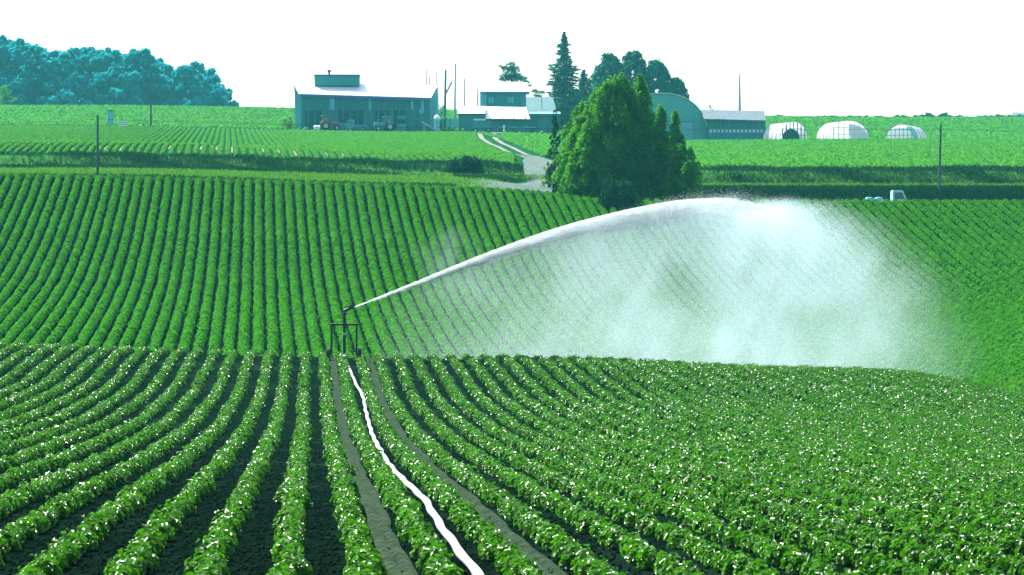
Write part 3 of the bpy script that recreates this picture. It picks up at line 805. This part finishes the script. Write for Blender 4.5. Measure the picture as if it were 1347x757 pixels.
cnt = [int(95 * r * r) for r in rad]; n = len(c)
tone = np.clip(rng.normal(.45, .2, n) + np.repeat(rng.normal(0, .12, len(rad)), cnt)[:n], 0, 1)
tag(leaf_obj('wood', 'hazed_wood_leaf', c, nn + rng.normal(0, .45, (n, 3)), rng.normal(size=(n, 3)), rng.uniform(.7, 1.5, n), rng.uniform(.5, .95, n), tone), 'hazy blue green wood on the crest at left', 'wood', kind='stuff')
g, h = px_tree(6, 690, 112); broadleaf('leafy_tree', 'yellowish green round tree at the left edge before the hazy wood', g, h, 2.9, 26, 60, .5, 'thicket', .1)
# hedge on the right horizon
x = rng.uniform(930, 1400, 26000); d = 716 + rng.normal(0, 2, len(x)); xw = (x - CX) * d / F
hh = (.5 + .6 * vnoise(x / 13, x * 0, 21) + .5 * vnoise(x / 4, x * 0, 22)) * (1 + .6 * (np.abs(x - 1232) < 14))
c = np.stack([xw, d, G(xw, d) + hh * rng.random(len(x))], 1)
tag(leaf_obj('hedge', 'weed', c, rdir(len(x)) + np.array([0, -.3, .6]), rdir(len(x)), .55, .4), 'thin dark hedge along the right horizon', 'hedge', kind='stuff')
g, h = px_tree(934, 560, 137); broadleaf('shrub', 'rounded bush peeping over the left end of the long shed', g, h, 1.4, 16, 120, .35, 'conifer', .1, 'shrub')

# ------------------------------------------------------------------ barn
dB = 480.; s = dB / F
base = on(481, dB - 1, -.15)
bz = lambda py, d=dB: (CY - py) * d / F - base.z
bx_ = lambda px, d=dB: (px - CX) * d / F - base.x
barn = thing('barn', 'long teal barn with a white roof, purple eave and rooftop monitor', 'barn', base)
xl, xr = bx_(397), bx_(565); ze_l, ze_r = bz(126), bz(131)
def poly_prism(name, pts, depth, m, parent):   # pts (x,z) front outline at y0 -> depth
    b = BM(); prism(b, [Vector((x, depth[0], z)) for x, z in pts], (0, depth[1] - depth[0], 0)); return obj(name, b, m, parent)
poly_prism('wall', [(xl, 0), (xr, 0), (xr, ze_r), (xl, ze_l)], (.4, 3), 'wall_dark', barn)
wl = poly_prism('wing_wall', [(bx_(386.5), 0), (bx_(399), 0), (bx_(399), bz(116.5)), (bx_(386.5), bz(117))], (3.1, 11), 'wall_light', barn)
poly_prism('wing_wall', [(bx_(563.5), 0), (bx_(575), 0), (bx_(575), bz(119)), (bx_(563.5), bz(118))], (3.1, 11), 'wall_light', barn)
b = BM()                                       # roof slope: from the eave back up to the ridge
q = [Vector((bx_(394), -.1, bz(125))), Vector((bx_(567), -.1, bz(130.2))), Vector((bx_(576, 486), 6, bz(114.5, 486))), Vector((bx_(386, 486), 6, bz(110.5, 486)))]
prism(b, q, (0, 0, .14))
q2_ = [q[3], q[2], Vector((q[2].x, 12, q[2].z - 2.0)), Vector((q[3].x, 12, q[3].z - 2.0))]
prism(b, q2_, (0, 0, .14))
roof = obj('roof', b, 'white_roof', barn)
b = BM(); prism(b, [Vector((bx_(396), -.16, bz(125.0))), Vector((bx_(566.5), -.16, bz(130.2))), Vector((bx_(566.5), -.16, bz(133.5))), Vector((bx_(396), -.16, bz(128.0)))], (0, .12, 0)); obj('fascia', b, 'fascia', barn)
for px_ in (437, 487.5, 543, 556):              # pale curtain panels and bays
    w = {437: 7, 487.5: 4.5, 543: 3.6, 556: 3}[px_]; b = BM(); box(b, (bx_(px_), .36, bz(137.5)), (w * s, .08, 15 * s)); obj('panel', b, 'panel' if w > 4 else 'wall_light', barn)
for px_ in np.arange(406, 562, 9.2):
    b = BM(); box(b, (bx_(px_), .33, bz(149)), (.16, .14, 44 * s * .93)); obj('post', b, 'wall_teal', barn)
for a, c_ in ((402, 424), (446, 478), (494, 512), (518, 536)):
    b = BM(); box(b, (bx_((a + c_) / 2), .34, bz(157.5)), ((c_ - a) * s, .1, 23 * s)); obj('bay_shade_panel', b, 'opening', barn)  # solid panels; the shade inside the open bays is their dark colour
b = BM(); box(b, (bx_(441.5), 5.5, bz(104.5)), (59 * s, 3.2, 13.2 * s)); mon = obj('roof_monitor', b, 'wall_teal', barn)
b = BM(); box(b, (bx_(441.5), 5.4, bz(98) + .05), (60.5 * s, 3.7, .22)); obj('monitor_roof', b, 'fascia', mon)
b = BM(); tube(b, [(bx_(431), 5, bz(99)), (bx_(431), 5, bz(92.5))], .16); tube(b, [(bx_(431), 5, bz(92.7)), (bx_(431), 5, bz(90))], .28); obj('chimney', b, 'pole', mon)
b = BM(); tube(b, [(bx_(555), .1, bz(147)), (bx_(555), .35, bz(147))], 3.6 * s, 24); obj('wall_fan', b, 'panel', barn)

def put(name, label, cat, px, d, dz=0, rz=0, group=None):
    return thing(name, label, cat, on(px, d, dz), rz, group)
def wheel(parent, x, y, z, r, w, side=1):
    b = BM(); tube(b, [(x, y - w/2, z), (x, y - w*.35, z), (x, y + w*.35, z), (x, y + w/2, z)], [r*.86, r, r, r*.86], 20); o = obj('wheel', b, 'rubber', parent)
    b = BM(); tube(b, [(x, y - w/2 - .02, z), (x, y + w/2 + .02, z)], r * .5, 14); obj('rim', b, 'steel', o)
def tractor(label, px, d, paint, rz):
    t = put('tractor', label, 'tractor', px, d, 0.02, rz)
    b = BM(); bev_box(b, (.95, 0, 1.05), (1.5, .62, .62), .08); bev_box(b, (-.3, 0, .85), (1.3, .5, .5), .05)
    tube(b, [(1.2, .2, 1.3), (1.2, .2, 2.0)], .045, 8); obj('hood', b, paint, t)
    b = BM()
    for s_ in (-1, 1): prism(b, [Vector((-1.15, s_*.62, 1.2)), Vector((-.95, s_*.62, 1.62)), Vector((-.35, s_*.62, 1.62)), Vector((-.1, s_*.62, 1.2))], (0, s_*.4, 0))
    obj('mudguard', b, paint, t)
    b = BM(); bev_box(b, (-.45, 0, 1.72), (1.05, 1.1, .9), .05); obj('cab_glass', b, 'glass', t)
    b = BM()
    for x_ in (-.98, .08):
        for y_ in (-.56, .56): tube(b, [(x_, y_, 1.2), (x_, y_, 2.2)], .04, 6)
    bev_box(b, (-.45, 0, 2.26), (1.3, 1.3, .14), .05); obj('cab_roof', b, paint, t)
    for y_ in (-.8, .8): wheel(t, -.6, y_, .72, .72, .4); wheel(t, 1.2, y_ * .85, .42, .42, .24)
    return t
def truck(label, px, d, paint, rz, dz=0.02, cargo=None, bed='white', k=1.0):
    t = put('small_truck', label, 'truck', px, d, dz, rz)
    b = BM(); y0, y1 = -.7, .7                 # cab: side outline extruded across
    prism(b, [Vector((.52, y0, .42)), Vector((1.62, y0, .42)), Vector((1.66, y0, 1.0)), Vector((1.36, y0, 1.72)), Vector((1.22, y0, 1.80)), Vector((.60, y0, 1.80)), Vector((.52, y0, 1.7))], (0, y1 - y0, 0)); 
    cab = obj('cab', b, paint, t)
    b = BM()
    b.free()
    for yy in (y0 - .012, y1 - .008):
        b = BM(); prism(b, [Vector((.66, yy, 1.08)), Vector((1.5, yy, 1.08)), Vector((1.28, yy, 1.62)), Vector((.66, yy, 1.62))], (0, .02, 0)); obj('side_window', b, 'glass', cab)
    b = BM(); prism(b, [Vector((1.63, -.6, 1.1)), Vector((1.63, .6, 1.1)), Vector((1.41, .56, 1.64)), Vector((1.41, -.56, 1.64))], (.02, 0, .01)); obj('windscreen', b, 'glass', cab)
    for yy in (-.5, .5): b = BM(); box(b, (1.665, yy, .78), (.03, .2, .13)); obj('headlight', b, 'litpane', t)
    b = BM(); box(b, (-.6, 0, .62), (2.2, 1.4, .08)); box(b, (0, 0, .45), (3.1, .7, .12))
    for yy in (-.69, .69): box(b, (-.6, yy, .8), (2.2, .04, .3))
    box(b, (-1.69, 0, .8), (.04, 1.4, .3)); obj('flatbed', b, bed, t)
    for x_ in (-1.05, 1.05):
        for yy in (-.6, .6): wheel(t, x_, yy, .27, .27, .16)
    return t
tractor('faded red tractor parked at the left front of the barn', 432, 473, 'red', .25)
truck('teal pickup with a pale roof parked before the barn centre', 470, 473, 'blue_paint', PI - .15, bed='blue_paint')
tractor('teal tractor with a pale cab roof right of the barn centre', 506, 473, 'blue_paint', PI + .3)
for lab, px_, nn_ in (('stack of dull green field crates left of the barn centre', 452, 3), ('taller stack of dull green field crates by the right barn bays', 528, 4)):
    t = put('crate_stack', lab, 'crates', px_, 476)
    for i in range(nn_):
        b = BM(); box(b, (random.uniform(-.06, .06), 0, .32 + i * .62), (1.3, 1.1, .5)); box(b, (0, 0, .04 + i * .62), (1.2, 1.0, .08)); obj('crate', b, ('wall_teal', 'blue_paint', 'opening')[i % 3], t)
t = put('drum', 'white plastic drum lying at the left end of the barn front', 'drum', 417, 471)
b = BM(); tube(b, [(-.5, 0, .42), (-.42, 0, .42), (.42, 0, .42), (.5, 0, .42)], [.36, .42, .42, .36], 16); obj('body', b, 'white', t)
b = BM()
for x_ in (-.15, .15): tube(b, [(x_ - .03, 0, .42), (x_ + .03, 0, .42)], .45, 16)
obj('hoop', b, 'steel', t)
t = put('grain_auger', 'pale slanted auger leaning beside the right end of the barn', 'auger', 563, 472)
b = BM(); tube(b, [(-1.0, 0, 1.6), (1.2, 0, .3)], .11, 10); obj('tube', b, 'pole_pale', t)
b = BM(); tube(b, [(-.6, -.25, 0), (-.6, 0, 1.3)], .05); tube(b, [(-.6, .25, 0), (-.6, 0, 1.3)], .05); obj('stand', b, 'pole_pale', t)
b = BM(); box(b, (1.2, 0, .25), (.5, .5, .45)); obj('hopper', b, 'pole_pale', t)
t = put('feed_bin', 'white topped narrow feed bin at the right corner of the barn', 'bin', 575, 474)
b = BM(); tube(b, [(0, 0, 0), (0, 0, 2.0)], .42, 18); obj('body', b, 'panel', t)
b = BM(); tube(b, [(0, 0, 1.95), (0, 0, 2.3), (0, 0, 2.65)], [.52, .5, .18], 18); obj('lid', b, 'white', t)
t = put('fence_post', 'short dark post at the left end of the barn', 'post', 382, 474)
b = BM(); tube(b, [(0, 0, -.2), (0, 0, 1.9)], .12); tube(b, [(0, 0, 1.8), (0, 0, 2.0)], .18); obj('shaft', b, 'pole', t)
thicket('pale leafy bush at the left corner of the barn', 378, 472, 158, 9, 12, ([0, .5, 1], [1, 1, .5]), name='shrub', cat='shrub', m='grass', clump=.6, per=120, leaf=.3)
thicket('dark bush between the barn and the pole yard', 580, 492, 140, 7, 14, ([0, .5, 1], [1, 1, .5]), name='shrub', cat='shrub', m='conifer', clump=.6, per=120, leaf=.35)

# poles of the yard
def pole(label, px, d, top, r=.13, m='pole', brace=None, tip=.75, arm=False, name='utility_pole', base_py=None, lean=0, group=None):
    g = on(px, d); h = (CY - top) * d / F - g.z
    t = thing(name, label, 'pole', g, 0, group)
    b = BM(); tube(b, [(0, 0, -.3), (lean * .5, 0, h * .5), (lean, 0, h)], [r * 1.15, r * (.5 + .5 * tip), r * tip], 10); obj('shaft', b, m, t)
    if arm:
        b = BM(); box(b, (lean, 0, h - .35), (.9, .09, .1)); ob = obj('crossarm', b, m, t)
        for x_ in (-.38, 0, .38): b = BM(); tube(b, [(lean + x_, 0, h - .3), (lean + x_, 0, h - .12)], .05, 8); obj('insulator', b, 'steel', ob)
    if brace:
        b = BM(); z = (CY - brace[2]) * d / F - g.z; z2 = (CY - brace[1]) * d / F - g.z
        tube(b, [(0, 0, z), ((brace[0] - px) * d / F, 0, z2)], r * .6, 8); obj('brace', b, m, t)
    return t
YG = 'tall poles standing in the farm yard'
pole('thin pole rising behind the right end of the barn roof, leftmost of three', 561.5, 500, 91, .11, 'pole', group=YG)
pole('shortest thin pole behind the right end of the barn roof', 565, 500, 101, .09, 'pole', group=YG)
pole('thin pole behind the barn roof nearest its right corner', 574, 500, 94, .09, 'pole_pale', group=YG)
pole('thick dark yard pole with a slanted brace right of the barn', 585, 494, 92, .22, 'pole', brace=(594.5, 108, 126), lean=.15, group=YG)
pole('tallest grey yard pole right of the braced one', 598, 500, 84, .17, 'pole_pale', lean=.15, group=YG)
pole('pale thin yard pole left of the farmhouse', 611, 500, 104, .12, 'pole_pale', group=YG)
pole('short pale pole touching the left side of the farmhouse', 628, 497, 117, .12, 'pole_pale', group=YG)
pole('very tall tapering pale mast behind the long shed roof', 973, 505, 98, .30, 'pole_pale', name='mast', tip=.3)
P1 = pole('lone dark utility pole before the hazy wood', 198.5, 478, 94, .16, 'pole')
P2 = pole('grey utility pole at the edge of the rising field at left', 128.5, 231, 152, .105, 'pole')
P3 = pole('leaning dark utility pole beside the road at right', 1235, 246.5, 165, .11, 'pole', lean=.16)
def wire(label, a, c_, sag, r=.012):
    b = BM(); n = 40; pts = []
    for i in range(n + 1):
        t_ = i / n; p = a.lerp(c_, t_); p.z -= sag * 4 * t_ * (1 - t_); pts.append(p)
    tube(b, pts, r, 5); tag(obj('overhead_wire', b, 'pole'), label, 'wire', 'overhead wires along the road')
a = at(128.5, 157, 231); c_ = at(1236, 170, 246.5)
wire('thin overhead wire spanning from the left utility pole to the right one', a, c_, .35)
wire('thin overhead wire from the right utility pole to the right edge', c_, at(1700, 181, 262), .1)
wire('thin overhead wire from the left utility pole to the left edge', at(-300, 170, 236), a, .2)

# fence behind the yard, left cabinet, crate
t = put('board_fence', 'pale bluish board fence between the poles and the farmhouse', 'fence', 592, 496)
b = BM()
for i in range(12): box(b, (-1.7 + i * .31, 0, .85), (.27, .05, 1.7))
obj('board_panel', b, 'panel', t)
for x_ in (-1.9, 0, 1.9): b = BM(); box(b, (x_, .1, .9), (.12, .12, 1.9)); obj('post', b, 'pole', t)
t = put('cabinet', 'tall narrow grey blue cabinet standing in the upper left field', 'cabinet', 145.5, 470)
b = BM(); bev_box(b, (0, 0, 1.25), (.8, .6, 2.4), .03); obj('body', b, 'panel', t)
b = BM(); box(b, (0, 0, 2.5), (.95, .75, .12)); obj('roof', b, 'gray_roof', t)
b = BM(); box(b, (0, -.31, 1.2), (.6, .03, 2.0)); dr = obj('door', b, 'wall_light', t); b = BM(); box(b, (.22, -.34, 1.2), (.05, .04, .2)); obj('handle', b, 'dark', dr)
t = put('crate', 'small pale crate in the upper left field right of the cabinet', 'crate', 162, 474)
b = BM()
for z_ in (.15, .45, .75): 
    for y_ in (-.45, .45): box(b, (0, y_, z_), (1.2, .05, .22))
    for x_ in (-.58, .58): box(b, (x_, 0, z_), (.05, .85, .22))
box(b, (0, 0, .05), (1.1, .85, .06)); obj('slats', b, 'white', t)
b = BM(); box(b, (0, 0, .6), (1.05, .8, .5)); obj('contents', b, 'skyblue', t)

# ------------------------------------------------------------------ farmhouse and low shed
dH = 490.; s = dH / F
base = on(665, dH, -.2); hx_ = lambda px: (px - 665) * s; hz_ = lambda py, d=dH: (CY - py) * d / F - base.z
t = thing('farmhouse', 'teal farmhouse with a white roof behind the low shed', 'house', base)
b = BM(); box(b, (hx_(666), 3, hz_(121) / 2), (52 * s, 6, hz_(121))); obj('wall', b, 'wall_teal', t)
b = BM(); box(b, (hx_(636), 2.6, hz_(118) / 2), (9 * s, 4.6, hz_(118))); obj('side_wing', b, 'wall_light', t)
b = BM(); prism(b, [Vector((hx_(631), -.4, hz_(121.5))), Vector((hx_(697), -.4, hz_(121.5))), Vector((hx_(693), 3, hz_(108))), Vector((hx_(631), 3, hz_(108)))], (0, 0, .12))
prism(b, [Vector((hx_(631), 3, hz_(108))), Vector((hx_(693), 3, hz_(108))), Vector((hx_(697), 6.4, hz_(121.5))), Vector((hx_(631), 6.4, hz_(121.5)))], (0, 0, .12)); obj('roof', b, 'white_roof', t)
b = BM(); box(b, (hx_(667), -.3, hz_(122.5)), (57 * s, .1, .3)); obj('fascia', b, 'fascia', t)
for px_ in (646, 672):
    b = BM(); box(b, (hx_(px_), -.02, hz_(132)), (7 * s, .06, 9 * s)); w = obj('window', b, 'panel', t)
    b = BM(); box(b, (hx_(px_), -.06, hz_(132)), (.08, .05, 9 * s)); box(b, (hx_(px_), -.06, hz_(127.3)), (7.4 * s, .07, .1)); box(b, (hx_(px_), -.06, hz_(136.7)), (7.4 * s, .07, .1)); obj('frame', b, 'wall_dark', w)
# lean-to house with cyan roof
t = put('outbuilding', 'low outbuilding with a pale cyan roof right of the farmhouse', 'shed', 708, 496, -.2); gb = on(708, 496, -.2)
z1 = (CY - 148) * 496 / F - gb.z; z2 = (CY - 129) * 500 / F - gb.z
b = BM(); box(b, (0, 3, z1 / 2), (36 * .124, 5, z1)); obj('wall', b, 'wall_teal', t)
b = BM(); prism(b, [Vector((-2.3, -.1, z1)), Vector((3.0, -.1, z1)), Vector((2.4, 4, z2)), Vector((-2.3, 4, z2))], (0, 0, .12)); obj('roof', b, 'cyan_roof', t)
b = BM(); tube(b, [(.6, 1, z1 - .3), (.6, 1, z2 + .5)], .05); obj('flue', b, 'dark', t)
# low shed with the white panel roof
dS_ = 478.; s = dS_ / F
base = on(650, dS_, -.2); hx_ = lambda px: (px - 650) * s; hz_ = lambda py: (CY - py) * dS_ / F - base.z
t = thing('low_shed', 'low teal shed with a stepped white panel roof before the farmhouse', 'shed', base)
b = BM(); box(b, (hx_(620.5), 2, hz_(151) / 2), (34 * s, 4, hz_(151))); box(b, (hx_(667), 2.2, hz_(158) / 2), (60 * s, 3.6, hz_(158))); obj('wall', b, 'wall_dark', t)
b = BM(); prism(b, [Vector((hx_(602), -.3, hz_(150.5))), Vector((hx_(638.5), -.3, hz_(150.5))), Vector((hx_(638.5), 3.8, hz_(139))), Vector((hx_(602), 3.8, hz_(139)))], (0, 0, .12)); obj('roof', b, 'white_roof', t)
b = BM(); prism(b, [Vector((hx_(638.8), -.3, hz_(157))), Vector((hx_(697.5), -.3, hz_(158))), Vector((hx_(692), 3.8, hz_(140.5))), Vector((hx_(638.8), 3.8, hz_(139.5)))], (0, 0, .12)); ro = obj('roof', b, 'white_roof', t)
for px_ in (645, 661, 675.5, 690.5):
    b = BM(); d_ = Vector((hx_(px_), -.33, hz_(157.4) + .14)); e_ = Vector((hx_(px_ - .5), 3.8, hz_(140.2) + .16)); tube(b, [d_, e_], .09, 5); obj('seam', b, 'wall_dark', ro)
b = BM(); tube(b, [(hx_(644), -.36, hz_(156)), (hx_(638.8), -.36, hz_(144))], .06, 5); obj('prop', b, 'wall_dark', t)
b = BM(); box(b, (hx_(620.5), -.34, hz_(150.6)), (37 * s, .1, .2)); box(b, (hx_(668), -.34, hz_(158)), (59 * s, .1, .2)); obj('fascia', b, 'dark', t)
b = BM(); box(b, (hx_(680), .37, hz_(167.5)), (50 * s, .06, .16)); obj('rail', b, 'panel', t)
for px_ in (652, 668, 684): b = BM(); box(b, (hx_(px_), .36, hz_(171)), (9 * s, .07, 10 * s)); obj('door', b, 'wall_teal', t)
t = put('dark_shed', 'dark teal shed wall between the white panel roof and the trees', 'shed', 716, 481, -.2); gb = on(716, 481, -.2); z1 = (CY - 151) * 481 / F - gb.z
b = BM(); box(b, (0, 3, z1 / 2), (40 * .12, 5, z1)); obj('wall', b, 'wall_dark', t)
b = BM(); prism(b, [Vector((-2.5, -.2, z1)), Vector((2.6, -.2, z1)), Vector((2.6, 5.6, z1 + .7)), Vector((-2.5, 5.6, z1 + .7))], (0, 0, .1)); obj('roof', b, 'cyan_roof', t)
b = BM(); box(b, (-.4, .47, z1 * .42), (1.3, .06, z1 * .7)); obj('door', b, 'wall_teal', t)
# farm wagon
t = put('farm_wagon', 'dark farm wagon with pale top rails before the low shed', 'wagon', 634, 470)
b = BM(); box(b, (0, 0, .75), (2.9, 1.5, .12)); box(b, (0, 0, .55), (2.6, .5, .2)); obj('bed', b, 'blue_paint', t)
b = BM()
for yy in (-.72, .72):
    for z_ in (1.05, 1.35, 1.65): box(b, (0, yy, z_), (2.9, .05, .16))
    for x_ in (-1.4, -.5, .5, 1.4): box(b, (x_, yy * 1.03, 1.3), (.08, .06, 1.1))
obj('side_rack', b, 'wall_teal', t)
b = BM(); box(b, (-.35, -.76, 2.0), (1.9, .12, .16)); box(b, (-.35, .76, 2.0), (1.9, .12, .16)); obj('top_rail', b, 'litpane', t)
for x_ in (-1, 1):
    for yy in (-.6, .6): wheel(t, x_, yy, .36, .36, .2)
t = put('marker_post', 'small white marker post at the top of the dirt track', 'post', 663, 467)
b = BM(); tube(b, [(0, 0, -.1), (0, 0, 1.05)], .1); obj('shaft', b, 'white', t)
b = BM(); tube(b, [(0, 0, 1.05), (0, 0, 1.3)], .13); obj('cap', b, 'litpane', t)

# ------------------------------------------------------------------ round barn, long shed, greenhouses
dQ = 476.; s = dQ / F
gb = on(870, dQ, -.2)
t = thing('round_barn', 'big green round-roofed metal barn behind the roadside trees', 'barn', gb)
apex = (CY - 124.5) * s - gb.z; hwid = 61 * s
arc = [Vector((hwid * math.copysign(abs(math.cos(a)) ** .9, math.cos(a)), 0, apex * math.sin(a) ** .85)) for a in np.linspace(0, PI, 41)]
b = BM(); prism(b, arc, (0, .2, 0)); obj('end_wall', b, 'wall_green', t)
b = BM(); sh = Vector((-2.6, 14, .0))
ring0 = [v * 1.0 + Vector((-.0, .2, .0)) for v in arc]; k = 1.02
ra = [b.verts.new(Vector((v.x * k - .03, -.35 + .2, v.z * k))) for v in arc]; rb = [b.verts.new(Vector((v.x * k, 0, v.z * k)) + sh) for v in arc]
rc = [b.verts.new(Vector((v.x * (k + .012), -.35 + .2, v.z * (k + .014)))) for v in arc]; rd = [b.verts.new(Vector((v.x * (k + .012), 0, v.z * (k + .014))) + sh) for v in arc]
for i in range(40):
    b.faces.new((rc[i], rc[i+1], rd[i+1], rd[i])); b.faces.new((ra[i], rb[i], rb[i+1], ra[i+1])); b.faces.new((ra[i], ra[i+1], rc[i+1], rc[i]))
obj('roof', b, 'white_roof', t)
b = BM(); box(b, (2.6, -.02, 1.55), (4.6, .1, 3.1)); dr = obj('door', b, 'panel', t)
b = BM(); box(b, (2.6, -.09, 3.15), (4.8, .08, .14)); obj('door_track', b, 'wall_teal', dr)

dL = 474.; s = dL / F
gb = on(968, dL, -.2); X_ = lambda px: (px - 968) * s; Z_ = lambda py: (CY - py) * s - gb.z
t = thing('long_shed', 'long dark shed with a grey roof and a band of pale windows', 'shed', gb)
b = BM(); box(b, (X_(969), 3, Z_(158) / 2), (76 * s, 6, Z_(158))); obj('wall', b, 'wall_dark', t)
b = BM(); prism(b, [Vector((X_(926), -.5, Z_(158))), Vector((X_(1007.5), -.5, Z_(160))), Vector((X_(1007), 3, Z_(146))), Vector((X_(922), 3, Z_(144.5)))], (0, 0, .14))
prism(b, [Vector((X_(922), 3, Z_(144.5))), Vector((X_(1007), 3, Z_(146))), Vector((X_(1007.5), 6.4, Z_(158))), Vector((X_(926), 6.4, Z_(158)))], (0, 0, .14)); obj('roof', b, 'gray_roof', t)
for i in range(14):
    px_ = 935 + i * 5.15
    b = BM(); box(b, (X_(px_), -.03, Z_(172.3)), (.40, .06, .46)); w = obj('window', b, 'litpane', t)
    b = BM(); box(b, (X_(px_), -.07, Z_(174.6)), (.5, .08, .07)); obj('sill', b, 'wall_light', w)
for i in range(15):
    px_ = 932.5 + i * 5.15
    b = BM(); box(b, (X_(px_), -.06, Z_(168)), (.14, .09, 13 * s)); obj('post', b, 'wall_teal', t)
b = BM(); box(b, (X_(969), -.06, Z_(180)), (75 * s, .05, 10 * s)); obj('lower_boards', b, 'wall_teal', t)

def greenhouse(label, px, d, width, height, length, rz, shifted_cover=1.0, back='film', bar=.045):
    t = put('greenhouse', label, 'greenhouse', px, d, -.05, rz, 'plastic greenhouses on the hill')
    n = 24; A = np.linspace(0, PI, n + 1)
    P_ = [(width/2 * math.cos(a), height * math.sin(a) ** .8) for a in A]
    b = BM(); y0, y1 = length * (1 - shifted_cover), length
    r0 = [b.verts.new((x, y0, z)) for x, z in P_]; r1 = [b.verts.new((x, y1, z)) for x, z in P_]
    for i in range(n): b.faces.new((r0[i], r1[i], r1[i+1], r0[i+1]))
    obj('cover', b, 'film', t, smoothed=True)
    b = BM(); prism(b, [Vector((x*.98, y1 - .1, z*.98)) for x, z in P_], (0, .04, 0)); obj('back_wall', b, back, t)
    b = BM()
    for yy in np.linspace(0, length, 5): tube(b, [(x*1.015, yy - .06, z*1.015) for x, z in P_], .035, 6)
    obj('hoops', b, 'pole_pale', t)
    b = BM()
    for x_ in np.linspace(-.8, .8, 7) * width / 2:
        tube(b, [(x_, -.02, 0), (x_, -.02, height * max(.05, (1 - (2*x_/width)**2)) ** .4)], bar, 6)
    for z_ in (.33, .66): 
        hwz = width/2 * math.sqrt(1 - z_ ** 2.5); tube(b, [(-hwz, -.03, height * z_), (hwz, -.03, height * z_)], .04, 6)
    obj('end_lattice', b, 'wall_dark', t)
    return t
g1_ = greenhouse('white plastic greenhouse with a dark lattice end, nearest the long shed', 1044, 470, 5.0, 2.95, 5, .46, 1.0, 'film', .085)
b = BM(); prism(b, [Vector((x, -.08, z)) for x, z in [(1.6*math.cos(a)-.5, 1.9*math.sin(a)**.8) for a in np.linspace(0, PI, 14)]], (0, .03, 0)); obj('doorway_shade', b, 'opening', g1_)  # added dark panel, shade of the end opening put into its colour
t = greenhouse('middle white plastic greenhouse, the widest and whitest of the three', 1117, 470, 6.9, 3.1, 4.2, .40, 1.0)
b = BM(); prism(b, [Vector((x, -.1, z)) for x, z in [(3.0*math.cos(a)+.3, 2.6*math.sin(a)**.8) for a in np.linspace(0, PI*.55, 16)] + [(.3, 0)]], (0, .03, 0)); obj('end_sheet', b, 'film', t)
t = greenhouse('third greenhouse with a bare green arch on its right side', 1183, 472, 5.0, 2.5, 6, -.45, .75, 'panel')
b = BM(); prism(b, [Vector((x, .6, z)) for x, z in [(2.2*math.cos(a) - .2, 2.1*math.sin(a)**.8) for a in np.linspace(0, PI, 20)]], (0, .03, 0)); obj('end_sheet', b, 'film', t)
t = put('far_house', 'tiny far house roof on the right horizon', 'house', 1348, 716)
b = BM(); box(b, (0, 0, .5), (5, 4, 1.3)); obj('wall', b, 'wall_teal', t)
b = BM(); prism(b, [Vector((-2.8, -2.3, 1.1)), Vector((-2.8, 2.3, 1.1)), Vector((-2.8, 0, 2.0))], (5.6, 0, 0)); obj('roof', b, 'gray_roof', t)

# ------------------------------------------------------------------ small truck on the road
t = truck('small white pickup with blue load on the road at the right field edge', 1164, 240.3, 'pale_paint', 0, .03)
b = BM()
for i in range(2):
    bev_box(b, (-1.25 + i * .75, random.uniform(-.1, .1), .98), (.62, 1.0, .55), .16)
ld = obj('load', b, 'skyblue', None, smoothed=True)
ld.location = on(1164, 240.3, .03); tag(ld, 'two pale blue bundles lying on the bed of the small truck', 'load')

# ------------------------------------------------------------------ haze, light, sky, camera
b = BM(); box(b, (0, 770, 36), (2300, 1700, 88))
hz_o = obj('haze', b, 'white'); hz_o.data.materials.clear()
m, nt, out_ = new_mat('haze_air')
v = nt.nodes.new('ShaderNodeVolumePrincipled'); v.inputs['Color'].default_value = (.16, .86, .96, 1)
v.inputs['Density'].default_value = .00015; v.inputs['Anisotropy'].default_value = 0.0
nt.links.new(v.outputs[0], out_.inputs['Volume']); hz_o.data.materials.append(m)
tag(hz_o, 'pale air haze over the fields', 'haze', kind='stuff')

SUN_EL, SUN_AZ = R(50), R(-38)                # azimuth from straight ahead, negative = left
sd = Vector((math.sin(SUN_AZ) * math.cos(SUN_EL), math.cos(SUN_AZ) * math.cos(SUN_EL), math.sin(SUN_EL)))
su = bpy.data.lights.new('sun', 'SUN'); su.energy = 4.6; su.angle = R(.53); su.color = (1, .95, .87)
so_ = bpy.data.objects.new('sun', su); COL.objects.link(so_); so_.location = sd * 200
so_.rotation_euler = sd.to_track_quat('Z', 'Y').to_euler()
w = bpy.data.worlds.new('World'); scene.world = w; w.use_nodes = True
nt = w.node_tree; nt.nodes.clear()
sk = nt.nodes.new('ShaderNodeTexSky'); sk.sky_type = 'NISHITA'; sk.sun_disc = False
sk.sun_elevation = SUN_EL; sk.sun_rotation = SUN_AZ; sk.air_density = 1.0; sk.dust_density = 3.0; sk.ozone_density = 1.0
bg = nt.nodes.new('ShaderNodeBackground'); bg.inputs['Strength'].default_value = .10
wo = nt.nodes.new('ShaderNodeOutputWorld')
nt.links.new(sk.outputs[0], bg.inputs[0]); nt.links.new(bg.outputs[0], wo.inputs[0])

cam = bpy.data.cameras.new('camera'); cam.sensor_width = 36; cam.lens = 36 * F / 1347; cam.clip_start = .5; cam.clip_end = 6000
co = bpy.data.objects.new('camera', cam); COL.objects.link(co); co.location = (0, 0, 0); co.rotation_euler = (R(90), 0, 0)
scene.camera = co
scene.view_settings.view_transform = 'Standard'; scene.view_settings.look = 'None'
scene.view_settings.exposure = 1.6; scene.view_settings.gamma = 1; scene.view_settings.use_curve_mapping = False
cy = scene.cycles
cy.max_bounces = 8; cy.diffuse_bounces = 5; cy.glossy_bounces = 2; cy.transmission_bounces = 4; cy.volume_bounces = 1
cy.caustics_reflective = False; cy.caustics_refractive = False; cy.sample_clamp_indirect = 4
